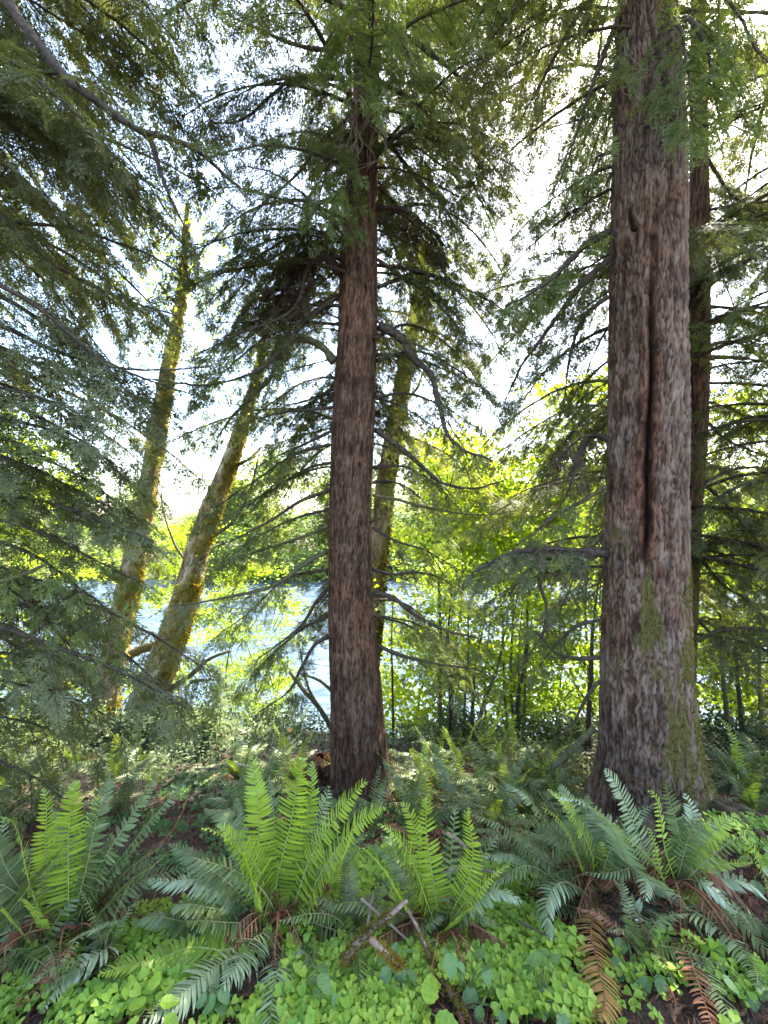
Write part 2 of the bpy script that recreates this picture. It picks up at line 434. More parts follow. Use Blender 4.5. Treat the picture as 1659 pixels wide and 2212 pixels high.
# ------------------------------------------------------------------ trunks with real bark relief
def trunk_mesh(name, pts, nth, nz, cell, depth, material, lobes=None, seam=None, moss=None, seed=0, bumps=0.03):
    """pts: rows x, y, z, r. Plates of bark stand proud of the cracks between them."""
    C, L = resample(np.asarray(pts, float), nz)
    Pt, R = C[:, :3], C[:, 3]
    T, N, B = frames(Pt)
    th = np.arange(nth) / nth * 2 * np.pi
    TH, S = np.meshgrid(th, np.linspace(0, L, nz))
    rm = float(np.mean(R[nz // 6:]))
    nu = max(int(round(2 * np.pi * rm / cell[0])), 5)
    cx_, sx_ = np.cos(TH) * rm, np.sin(TH) * rm
    wob = (fbm(cx_ * 14 + 5, sx_ * 14, S * 9, 3) - 0.45) * 2.6
    jit = (fbm(cx_ * 60, sx_ * 60 + 3, S * 34, 3) - 0.45) * 1.1
    u = TH / (2 * np.pi) * nu + wob * 0.55 + jit * 0.5
    v = S / cell[1] + (fbm(cx_ * 30, sx_ * 30, S * 8, 2) - 0.4) * 2.2 + jit * 0.35
    e1, c1 = cells(u, v, nu, seed)
    e2, c2 = cells(u * 2 + 0.37 + jit * .3, v * 2.6 + jit * .4, nu * 2, seed + 7)
    wide = 0.12 + 0.5 * fbm(cx_ * 12 + 8, sx_ * 12, S * 7, 2)
    plate = np.clip(e1 / (wide * .55), 0, 1)
    def rid(f, zf, o): return 1 - np.abs(2 * vnoise(cx_ / cell[0] * f + o + wob * .25, sx_ / cell[0] * f + o, S / cell[1] * zf + jit * .3) - 1)
    ridge = rid(.75, .38, 40); fine_ = rid(1.7, .7, 11)
    grain = fbm(cx_ * 130, sx_ * 130, S * 60, 2)
    flake = np.clip(e2 / .16, 0, 1) * np.floor(c2 * 3.99) / 3
    h = 0.34 * plate * (0.6 + 0.4 * c1) + 0.30 * ridge ** 1.3 + 0.16 * fine_ + 0.17 * flake + 0.24 * (grain - .3)
    h = np.clip((h - np.quantile(h, .04)) / (np.quantile(h, .985) - np.quantile(h, .04)), 0, 1)
    big = (fbm(np.cos(TH) * 1.7 + seed, np.sin(TH) * 1.7, S * 1.1, 3) - 0.45) * 2
    rad = R[:, None] * (1 + bumps * big) + depth * (h - 0.5)
    if lobes is not None:
        zz = np.clip(1 - S / lobes[0], 0, 1) ** 2
        lob = sum(a * np.maximum(np.cos((TH - t0)) , 0) ** 6 for t0, a in lobes[1])
        rad = rad + zz * lob
    red = 0.0
    if seam is not None:
        rad, h, red = seam(TH, S, Pt[:, 2][:, None] + 0 * TH, rad, h)
    X = Pt[:, None] + rad[..., None] * (np.cos(TH)[..., None] * N[:, None] + np.sin(TH)[..., None] * B[:, None])
    mo = np.zeros_like(TH) if moss is None else moss(TH, S, X)
    V = X.reshape(-1, 3)
    me = mesh_of(name, V, [ring_faces(nz, nth)], material, smooth=True, attrs={'h': h, 'moss': mo, 'tone': np.clip(c1 * .35 + .75 * fbm(cx_ * 4, sx_ * 4, S * 2, 3) / .9, 0, 1) * (1 - .85 * red)})
    return me, X, mo

def tufts(X, mo, n, size, seed, material, name, parent, hang=0.6):
    """moss standing off the bark: short blades where the moss grows"""
    rs = np.random.RandomState(seed)
    nz, nth = mo.shape
    w = np.clip(mo.ravel() - 0.35, 0, None) ** 1.2
    if w.sum() <= 0: return
    idx = rs.choice(w.size, n, p=w / w.sum())
    a, b = idx // nth, idx % nth
    p = X[a, b]; cen = X[a].mean(1)
    out = norm(p - cen)
    rnd = rs.normal(0, 0.5, (n, 3))
    d = norm(out + rnd - Z * hang * rs.rand(n, 1) * 1.6)
    side = norm(np.cross(d, rs.normal(0, 1, (n, 3))))
    ln = size * (0.5 + rs.rand(n, 1)); wd = ln * 0.22
    p = p - out * 0.004
    V = np.stack([p - side * wd, p + side * wd, p + d * ln * 0.6 + side * wd * 0.8, p + d * ln - Z * ln * 0.3 * hang], 1)
    f = np.arange(n * 4).reshape(n, 4)
    o = link(name, mesh_of(name, V, [f], material), parent)
    tag(o, kind='stuff')
    return o

# ------------------------------------------------------------------ conifer boughs
def spray_template(nside, seed):
    """flat hemlock spray, unit long on +x: narrow diamonds, two rows to a twig"""
    rs = np.random.RandomState(seed)
    V = []
    def dia(p, d, ln, w, tw):
        d = d / np.linalg.norm(d); s = np.cross(d, [0, 0, 1.0]); s = s / np.linalg.norm(s)
        s = s * math.cos(tw) + np.array([0, 0, 1.0]) * math.sin(tw)
        q = p + d * ln
        V.extend([p, p + d * ln * 0.4 + s * w, q, p + d * ln * 0.4 - s * w])
    for k in range(nside):
        x = 0.04 + 0.93 * k / nside
        for sd in (-1, 1):
            xx = x + rs.uniform(-.02, .02)
            l = (0.42 * (1 - x) ** 0.8 + 0.10) * rs.uniform(.7, 1.2)
            an = math.radians(rs.uniform(38, 62))
            d = np.array([math.cos(an), sd * math.sin(an), rs.uniform(-.35, .05)])
            p0 = np.array([xx, 0, -0.22 * xx * xx])
            m = 1 if l < 0.17 else 2
            for q in range(m):
                dia(p0 + d * l * q * 0.42, d + rs.normal(0, .12, 3), l * (1.0 if m == 1 else 0.62), rs.uniform(.017, .027), rs.uniform(-.3, .3))
                if m == 2:
                    dd = np.array([math.cos(an * .25), sd * math.sin(an * .25), -.2]) if q == 0 else np.array([math.cos(an * 1.6), sd * math.sin(an * 1.6), -.2])
                    dia(p0 + d * l * (0.3 + 0.25 * q), dd, l * 0.42, rs.uniform(.016, .025), rs.uniform(-.3, .3))
    dia(np.array([0.86, 0, -.17]), np.array([1, 0, -.4]), 0.2, .035, 0)
    return np.array(V).reshape(-1, 4, 3)

SPRAYS = [spray_template(11, s) for s in range(5)]

def place_sprays(O, A, Nn, Ln, rs):
    """copies of the spray at O along A with normal Nn"""
    A = norm(A); Sd = norm(np.cross(Nn, A)); Nn = np.cross(A, Sd)
    out = []
    pick = rs.randint(0, len(SPRAYS), len(O))
    flip = np.where(rs.rand(len(O)) < 0.5, -1.0, 1.0)
    for k, tpl in enumerate(SPRAYS):
        q = np.where(pick == k)[0]
        if not len(q): continue
        t = tpl.reshape(-1, 3)
        v = O[q][:, None] + Ln[q][:, None, None] * (t[None, :, 0:1] * A[q][:, None] + t[None, :, 1:2] * (Sd[q] * flip[q][:, None])[:, None] + t[None, :, 2:3] * Nn[q][:, None])
        out.append(v.reshape(-1, 3))
    V = np.concatenate(out)
    return V, np.arange(len(V)).reshape(-1, 4)

def bough_geo(pts, r0, rs, sec=0.55, step=0.10, droop=0.5, bare=0.22, spray=0.175, sstep=0.064, dens=1.0, r_tip=0.18, kmain=7):
    n = max(int(np.sum(np.linalg.norm(np.diff(np.asarray(pts), axis=0), axis=1)) / 0.07), 10)
    C, L = resample(pts, n)
    C = C + np.cumsum(rs.normal(0, 0.0055, C.shape), axis=0) * np.linspace(0, 1, n)[:, None]
    W = Acc()
    W.add(*tube(C, np.linspace(r0, r0 * r_tip, n) * (1 + 0.12 * rs.normal(0, 1, n)), kmain))
    T = norm(np.gradient(C, axis=0))
    O, A, NN, LN = [], [], [], []
    for q in range(int(L * (bare + .25) * 16)):
        f = rs.uniform(.06, bare + .3); i = min(int(f * (n - 1)), n - 1)
        d0 = norm(rs.normal(0, 1, 3) + T[i] * .5 - Z * .35); sl = rs.uniform(.06, .26)
        m_ = C[i] + d0 * sl * .5
        e_ = m_ + norm(d0 + rs.normal(0, .45, 3)) * sl * .5
        W.add(*tube(np.array([C[i], m_, e_]), [.0032, .002, .0009], 3))
    s = bare * L; sd = 1
    while s < L * 0.995:
        f = s / L; i = min(int(f * (n - 1)), n - 1)
        t = T[i]; side = norm(np.cross(t, Z)) if abs(t[2]) < 0.95 else np.array([1.0, 0, 0])
        sl = sec * ((1 - f) * 0.75 + 0.28) * rs.uniform(0.6, 1.2) * min(1, 0.45 + (f - bare) * 2.2)
        d0 = norm(t * rs.uniform(.45, .8) + side * sd * rs.uniform(.6, .95) + Z * rs.uniform(-.2, .22))
        m = 6; u = np.linspace(0, 1, m)[:, None]
        q = C[i] + d0 * sl * u - Z * droop * sl * u ** 2 * rs.uniform(.5, 1.1) + rs.normal(0, .008, (m, 3)) * u
        rr = max(r0 * 0.28 * (1 - f * .5), .003)
        W.add(*tube(q, np.linspace(rr, .0014, m), 3))
        if rs.rand() < 0.93 * min(1, dens * 1.2):
            k = max(int(sl / sstep * dens), 2)
            alt = 1; s2 = norm(np.cross(d0, Z)); n2 = norm(Z + s2 * rs.normal(0, .3) + rs.normal(0, .12, 3))
            for a in np.linspace(0.12, 0.97, k):
                if rs.rand() > 0.9 * min(1, dens + .2): continue
                p = C[i] * 0 + np.array([np.interp(a, u[:, 0], q[:, c]) for c in range(3)])
                alt = -alt
                ax = d0 * rs.uniform(.5, .75) + s2 * alt * rs.uniform(.5, .75) - Z * droop * rs.uniform(.25, .7) * (.5 + a)
                O.append(p); A.append(ax); NN.append(n2 + rs.normal(0, .14, 3)); LN.append(spray * rs.uniform(.7, 1.2) * (1.25 - .55 * a))
            O.append(q[-1] - d0 * .02); A.append(d0 - Z * droop * .8); NN.append(Z + rs.normal(0, .3, 3)); LN.append(spray * rs.uniform(.8, 1.2))
        s += step * rs.uniform(.6, 1.4) * (1.15 - .45 * f); sd = -sd if rs.rand() < .85 else sd
    O.append(C[-1]); A.append(T[-1] - Z * .2); NN.append(Z + rs.normal(0, .2, 3)); LN.append(spray * 1.2)
    FV, FF = place_sprays(np.array(O), np.array(A), np.array(NN), np.array(LN), rs)
    return W, FV, FF

def branch(tree, pts, r0, seed, leafm='needles', wood='twig', **kw):
    rs = np.random.RandomState(seed)
    W, FV, FF = bough_geo(pts, r0, rs, **kw)
    b = link('branch', W.mesh('branch', M[wood], smooth=True), tree)
    link('foliage', mesh_of('foliage', FV, [FF], M[leafm]), b)
    return b

def limb(tree, pts, r0, r1=None, wood='twig', k=8, seed=0, name='branch'):
    n = max(int(np.sum(np.linalg.norm(np.diff(np.asarray(pts), axis=0), axis=1)) / 0.05), 8)
    C, L = resample(pts, n)
    A_ = Acc(); A_.add(*tube(C, np.linspace(r0, r0 * .5 if r1 is None else r1, n), k, 0.16, seed))
    return link(name, A_.mesh(name, M[wood], smooth=True), tree)

# shared boughs, lying along +x from the origin: a natural sag that lifts at the tip
PROTO = []
def make_proto(seed, L, leafm, rise, sag, **kw):
    rs = np.random.RandomState(seed)
    u = np.linspace(0, 1, 6)
    pts = np.stack([L * u, 0.06 * L * np.sin(u * 3 + seed), L * (rise * u - sag * u ** 2)], 1)
    W, FV, FF = bough_geo(pts, kw.pop('r0', 0.02 * L), rs, **kw)
    return W.mesh('branch', M['twig'], smooth=True), mesh_of('foliage', FV, [FF], M[leafm])
for kk, (L, lm, ri, sa, dr, de, sp) in enumerate([
        (1.8, 'needles', .25, .55, .6, 1.0, .20), (1.6, 'needles_pale', .15, .5, .8, 1.1, .20), (2.0, 'needles', .1, .45, .5, .8, .22),
        (1.5, 'needles', .3, .75, .9, 1.2, .19), (1.9, 'needles_blue', .1, .4, .5, 1.1, .20), (1.4, 'needles', .0, .4, .9, .75, .18),
        (2.1, 'needles_pale', .35, .7, .7, .9, .22), (1.7, 'needles_blue', .2, .6, .8, .9, .19)]):
    PROTO.append(make_proto(100 + kk, L, lm, ri, sa, droop=dr * 1.25, dens=de * 1.05, spray=sp * .78, sstep=.052, step=.085, r0=.011 * L, sec=.6, bare=.15))

def proto_branch(tree, loc, az, tilt=0.0, sc=1.0, k=0, roll=0.0):
    w, f = PROTO[k % len(PROTO)]
    b = link('branch', w, tree, Vector(loc) - tree.location)
    b.rotation_euler = (roll, -tilt, az); b.scale = (sc,) * 3
    link('foliage', f, b)
    return b

# ------------------------------------------------------------------ the two big trunks
MID_D, BIG_D = 4.4, 3.6
def axis_pts(rows, d, extra=()):
    out = []
    for cx, py, rp in rows:
        p = P(cx, py, d); out.append([*p, rp / F * d])
    return np.array(out + [list(e) for e in extra])

mid = thing('hemlock_tree', 'slim brown trunked hemlock in the middle with drooping dark boughs', 'tree', tuple(P(782, 1725, MID_D)))
mo_ = np.array(mid.location)
rows = [(786, 1790, 84), (784, 1715, 70), (776, 1620, 61), (770, 1500, 55.5), (758, 1300, 48.5), (757, 1100, 45.5), (764, 900, 45), (773, 700, 41.5), (777, 500, 38), (788, 300, 29), (794, 0, 24)]
e = P(798, -500, MID_D)
pm = axis_pts(rows, MID_D, [(*e, .07), (e[0], e[1], e[2] + 3, .03)])
pm[:, :3] -= mo_
def mid_moss(TH, S, X):
    n = fbm(X[..., 0] * 4 + 3, X[..., 1] * 4, X[..., 2] * 2.2, 4)
    low = np.clip(1.5 - S / 0.55, 0, 1)
    band = np.exp(-((S - 4.9) / .16) ** 2)
    right = np.clip(np.cos(TH), 0, 1) ** 5 * np.clip(2.6 - S * .55, 0, 1)
    return np.clip(n * 1.0 - .42 + .38 * low + .35 * band + .36 * right, 0, 1)
me, Xm, mom = trunk_mesh('trunk', pm, 220, 480, (0.015, 0.07), 0.012, M['bark'], lobes=(1.0, [(0.5, .14), (2.6, .13), (4.0, .10), (5.6, .14)]), moss=mid_moss, seed=3)
link('trunk', me, mid)
tufts(Xm, mom, 2600, .028, 5, M['moss'], 'moss', mid)

rs = np.random.RandomState(8)
for k, (px, py, sd_) in enumerate([(716, 1052, -1), (735, 690, -1), (812, 770, 1), (808, 850, 1), (720, 815, -1), (752, 960, 0), (790, 620, 0), (735, 1180, -1), (800, 1130, 1), (780, 1420, 0), (742, 560, -1), (806, 1010, 1)]):
    o_ = -.18 if sd_ == 0 else -.06
    limb(mid, np.array([P(px, py, MID_D + o_) - mo_, P(px + sd_ * 12 + rs.uniform(-5, 5), py - 6, MID_D + o_ - .06) - mo_, P(px + sd_ * 22 + rs.uniform(-8, 8), py + rs.uniform(-12, 12), MID_D + o_ - .12) - mo_]), .013, .006, 'twig', 6, k, 'branch_stub')

big = thing('spruce_tree', 'thick grey brown spruce trunk split by a long dark seam', 'tree', tuple(P(1405, 1745, BIG_D)))
bo_ = np.array(big.location)
rows = [(1413, 1830, 146), (1411, 1745, 132), (1407, 1650, 119), (1402, 1500, 109), (1399, 1300, 100), (1401, 1100, 95.5), (1404, 900, 92.5), (1405, 600, 88), (1407, 300, 83), (1402, 0, 66), (1400, -200, 58)]
e = P(1400, -700, BIG_D)
pb = axis_pts(rows, BIG_D, [(*e, .18), (e[0], e[1], e[2] + 4, .06)])
pb[:, :3] -= bo_
pb[:, 3] *= .80; pb[:, 0] -= .025
zs_top, zs_bot = P(0, 560, BIG_D)[2] - bo_[2], P(0, 1215, BIG_D)[2] - bo_[2]
view_th = math.atan2(-1.0, -0.62)      # the side of the trunk that looks to the viewer
def seam(TH, S, ZZ_, rad, h):
    t = np.clip((ZZ_ - zs_bot) / (zs_top - zs_bot), -.3, 1.3)
    a0 = view_th - 0.03 + 0.16 * t + 0.03 * np.sin(S * 5)
    da = (TH - a0 + math.pi) % (2 * math.pi) - math.pi
    on = np.clip((t + .02) / .10, 0, 1) * np.clip((1.12 - t) / .5, 0, 1)
    wd = 0.075 * (0.6 + 0.6 * fbm(S * 9, S * 0 + 2.0, o=2))
    g = np.exp(-(da / wd) ** 2) * on
    lip = np.exp(-((np.abs(da) - .17) / .10) ** 2) * on
    return rad - .13 * g + .026 * lip, h * (1 - .85 * g), np.exp(-(da / .26) ** 2) * on
def big_moss(TH, S, X):
    n = fbm(X[..., 0] * 5, X[..., 1] * 5 + 4, X[..., 2] * 2.2, 5)
    n2 = fbm(X[..., 0] * 22, X[..., 1] * 22, X[..., 2] * 7, 3)
    low = np.clip(1.15 - S / 2.5, 0, 1)
    right = np.clip(np.cos(TH + .5), 0, 1) ** 1.3
    z = X[..., 2]
    fall = np.clip((zs_bot + .12 - z) / .25, 0, 1)
    cen = view_th - .02 + .42 * np.clip(zs_bot - z, 0, 3)
    da = (TH - cen + math.pi) % (2 * math.pi) - math.pi
    streak = np.exp(-(da / (.20 + .12 * np.clip(zs_bot - z, 0, 2))) ** 2) * fall
    return np.clip(n * 1.9 - 1.0 + (n2 - .45) * 1.7 + 1.25 * right ** 1.6 * low + .34 * streak, 0, 1)
me, Xb, mob = trunk_mesh('trunk', pb, 290, 580, (0.022, 0.085), 0.027, M['bark_big'], lobes=(1.1, [(-0.45, .30), (-1.25, .10), (2.2, .2), (3.5, .05), (1.0, .2)]), seam=seam, moss=big_moss, seed=11, bumps=.035)
link('trunk', me, big)
tufts(Xb, mob, 8000, .022, 6, M['moss'], 'moss', big)

thin = thing('mossy_conifer', 'narrow dark trunk standing right behind the thick spruce', 'tree', tuple(P(1500, 1640, 5.6)))
to_ = np.array(thin.location)
pt = axis_pts([(1462, 1700, 26), (1478, 1400, 22), (1493, 1100, 20), (1506, 900, 20), (1510, 600, 20), (1510, 320, 16), (1508, -100, 12)], 5.6, [])
pt[:, :3] -= to_
def mossy(TH, S, X):
    return np.clip(fbm(X[..., 0] * 5, X[..., 1] * 5, X[..., 2] * 3, 4) * 1.3 - .22 + .2 * np.cos(TH), 0, 1)
me, Xt, mot = trunk_mesh('trunk', pt, 72, 260, (0.03, 0.09), 0.014, M['bark'], moss=mossy, seed=21)
link('trunk', me, thin)
tufts(Xt, mot, 2200, .03, 7, M['moss'], 'moss', thin)

# ------------------------------------------------------------------ hand placed boughs
def PP(rows, d, off):
    out = []
    for k, r in enumerate(rows):
        dd = d + (r[2] if len(r) > 2 else 0)
        out.append(P(r[0], r[1], dd) - off)
    return np.array(out)

def spread(rows, dd):
    n = len(rows)
    return [(x, y, dd * k / (n - 1)) for k, (x, y) in enumerate(rows)]

MIDB = [  # rows, depth change to tip, thickness, foliage kind, options
    ([(722, 782), (690, 744), (642, 733), (604, 765), (587, 812), (545, 858), (500, 905), (465, 960)], -.2, .044, 'needles', dict(dens=.5, bare=.45, sec=.42, wood='twig_moss')),
    ([(736, 590), (690, 556), (662, 592), (642, 660), (590, 695), (510, 722), (425, 765)], -.5, .032, 'needles', dict(dens=.9, bare=.2, sec=.5, droop=.9)),
    ([(736, 560), (690, 540), (650, 580), (610, 640), (570, 690), (480, 700)], .3, .028, 'needles', dict(dens=1.0, bare=.2, sec=.5, droop=1.0)),
    ([(738, 430), (690, 440), (660, 495), (640, 560), (600, 620), (560, 640)], -.1, .026, 'needles', dict(dens=.9, sec=.5)),
    ([(730, 640), (660, 690), (620, 745), (560, 800), (450, 832), (330, 815)], -.7, .03, 'needles', dict(dens=.8, sec=.5, droop=.5)),
    ([(820, 705), (862, 726), (892, 772), (932, 812), (946, 872), (962, 942), (1002, 985), (1062, 1012)], -.6, .052, 'needles', dict(dens=.6, bare=.5, sec=.45, wood='twig')),
    ([(812, 928), (860, 965), (902, 1002), (950, 1046), (1020, 1060), (1085, 1042)], -.4, .034, 'needles', dict(dens=.6, bare=.35, sec=.42)),
    ([(805, 1070), (860, 1080), (920, 1096), (990, 1108), (1060, 1110), (1125, 1098)], .3, .02, 'needles_pale', dict(dens=.6, bare=.25, sec=.42, droop=1.0, wood='twig_moss')),
    ([(805, 1140), (860, 1170), (930, 1190), (1000, 1230)], .3, .018, 'needles', dict(dens=.7, bare=.2, sec=.45, droop=1.0)),
    ([(805, 1280), (850, 1292), (902, 1332), (962, 1362), (1052, 1382)], .1, .034, 'needles', dict(dens=.75, bare=.3, sec=.5, droop=.9)),
    ([(810, 1390), (850, 1410), (902, 1426), (972, 1442), (1062, 1455)], -.1, .022, 'needles', dict(dens=.75, bare=.2, sec=.45, droop=.9)),
    ([(805, 1230), (850, 1240), (900, 1235), (960, 1250), (1020, 1290)], .6, .024, 'needles_pale', dict(dens=.7, bare=.2, sec=.45, droop=1.0)),
    ([(712, 1060), (650, 1082), (590, 1122), (520, 1162), (450, 1192)], -.3, .022, 'needles', dict(dens=.6, bare=.3, sec=.5, droop=1.0)),
    ([(710, 1135), (640, 1166), (560, 1192), (480, 1217)], .2, .022, 'needles', dict(dens=.6, bare=.3, sec=.5, droop=.9, wood='twig_moss')),
    ([(708, 1190), (660, 1216), (600, 1262), (540, 1282), (450, 1302), (375, 1312)], -.5, .03, 'needles_blue', dict(dens=1.1, bare=.3, sec=.42, droop=.5, wood='twig_moss')),
    ([(708, 1270), (682, 1302), (650, 1352), (602, 1392), (550, 1425)], .1, .024, 'needles', dict(dens=.8, bare=.25, sec=.5, droop=.9)),
    ([(710, 1375), (680, 1392), (650, 1442), (622, 1492), (560, 1540)], -.1, .024, 'needles', dict(dens=.8, bare=.25, sec=.5, droop=.9)),
    ([(715, 1000), (660, 1012), (590, 1052), (525, 1085)], .5, .02, 'needles', dict(dens=.6, bare=.25, sec=.5, droop=.9)),
    ([(718, 930), (660, 960), (610, 985), (560, 1010)], .3, .02, 'needles', dict(dens=.6, bare=.25, sec=.5, droop=.9)),
    ([(720, 880), (680, 885), (620, 890), (560, 905)], -.1, .02, 'needles', dict(dens=.6, bare=.25, sec=.45, droop=.9)),
    ([(735, 830), (700, 850), (640, 872), (580, 870)], .4, .02, 'needles', dict(dens=.6, bare=.25, sec=.45, droop=.9)),
    ([(818, 450), (872, 452), (922, 490), (955, 522), (962, 582), (988, 650)], -.2, .03, 'needles', dict(dens=1.1, bare=.25, sec=.5, droop=.8)),
    ([(815, 270), (850, 320), (900, 382), (960, 440), (1010, 520)], -.4, .026, 'needles', dict(dens=1.2, bare=.15, sec=.6, droop=.9)),
    ([(815, 560), (870, 600), (930, 640), (1000, 720)], .2, .022, 'needles', dict(dens=1.1, bare=.15, sec=.6, droop=.9)),
    ([(800, 60), (880, 80), (950, 130), (992, 168), (1040, 206), (1092, 206)], .2, .034, 'needles', dict(dens=.75, bare=.5, sec=.5)),
    ([(745, 168), (640, 172), (590, 202), (520, 262), (440, 272)], -.2, .028, 'needles', dict(dens=.8, bare=.25, sec=.6)),
    ([(745, 108), (660, 102), (560, 62), (460, 18)], .2, .026, 'needles', dict(dens=.8, bare=.2, sec=.6)),
    ([(760, 250), (700, 300), (640, 380), (560, 450), (520, 520)], .2, .026, 'needles', dict(dens=1.0, bare=.15, sec=.6, droop=.9)),
    ([(790, 270), (750, 290), (720, 340), (700, 400), (690, 450)], -.9, .022, 'needles_pale', dict(dens=1.2, bare=.15, sec=.5, droop=1.0)),
    ([(790, 40), (770, 20), (760, 70), (780, 150), (790, 220)], -1.1, .022, 'needles_pale', dict(dens=1.3, bare=.15, sec=.55, droop=1.0)),
    ([(790, 90), (840, 60), (880, 120), (900, 220)], -1.0, .022, 'needles_pale', dict(dens=1.3, bare=.15, sec=.5, droop=1.0)),
    ([(785, 390), (760, 400), (750, 440), (755, 500)], -.7, .016, 'needles_pale', dict(dens=1.2, bare=.15, sec=.35, droop=1.0)),
]
MIDB += [
    ([(735, 520), (660, 500), (580, 540), (500, 600), (430, 680)], .7, .022, 'needles', dict(dens=.8, bare=.15, sec=.6, droop=.9)),
    ([(735, 470), (640, 430), (540, 450), (450, 520), (390, 600)], 1.0, .022, 'needles', dict(dens=.7, bare=.15, sec=.6, droop=.9)),
    ([(730, 700), (640, 700), (560, 740), (480, 810), (420, 880)], 1.0, .02, 'needles_pale', dict(dens=.7, bare=.15, sec=.55, droop=1.0)),
    ([(818, 480), (900, 440), (990, 470), (1070, 560), (1110, 640)], .8, .022, 'needles', dict(dens=.8, bare=.15, sec=.6, droop=.9)),
    ([(818, 620), (910, 590), (1000, 640), (1070, 740), (1100, 820)], .9, .022, 'needles_pale', dict(dens=.7, bare=.15, sec=.6, droop=1.0)),
    ([(815, 330), (900, 270), (1000, 300), (1090, 400), (1140, 500)], .6, .022, 'needles', dict(dens=.7, bare=.15, sec=.6, droop=.9)),
    ([(812, 730), (880, 700), (960, 740), (1030, 830), (1060, 920)], 1.1, .02, 'needles', dict(dens=.8, bare=.15, sec=.55, droop=1.0)),
    ([(712, 1100), (640, 1120), (560, 1160), (470, 1230)], .6, .018, 'needles_pale', dict(dens=.9, bare=.15, sec=.55, droop=.9)),
    ([(708, 1230), (620, 1250), (540, 1330), (470, 1390)], .5, .018, 'needles_pale', dict(dens=.9, bare=.15, sec=.55, droop=.9)),
    ([(712, 960), (640, 980), (560, 1030), (470, 1090), (420, 1130)], .1, .02, 'needles', dict(dens=.9, bare=.15, sec=.55, droop=.8)),
    ([(708, 1330), (650, 1360), (570, 1430), (520, 1480)], .5, .018, 'needles_pale', dict(dens=.9, bare=.15, sec=.5, droop=.9)),
    ([(810, 860), (880, 850), (960, 880), (1040, 930)], .5, .02, 'needles', dict(dens=1.0, bare=.15, sec=.6, droop=.9)),
    ([(812, 780), (900, 760), (990, 800), (1080, 870)], .2, .02, 'needles', dict(dens=1.0, bare=.15, sec=.6, droop=.9)),
    ([(806, 1010), (880, 1010), (960, 1060), (1020, 1130)], .7, .018, 'needles_pale', dict(dens=.9, bare=.15, sec=.55, droop=.9)),
    ([(806, 1330), (880, 1350), (950, 1400), (1010, 1440)], .7, .018, 'needles_pale', dict(dens=.9, bare=.15, sec=.5, droop=.9)),
]
for k, (rows, dd, r0, lm, kw) in enumerate(MIDB):
    kw = dict(kw); kw['dens'] *= 1.2; kw['droop'] = max(kw.get('droop', .5), .8); wood = kw.pop('wood', 'twig')
    branch(mid, PP(spread(rows, dd), MID_D, mo_), r0, 300 + k, lm, wood, **kw)

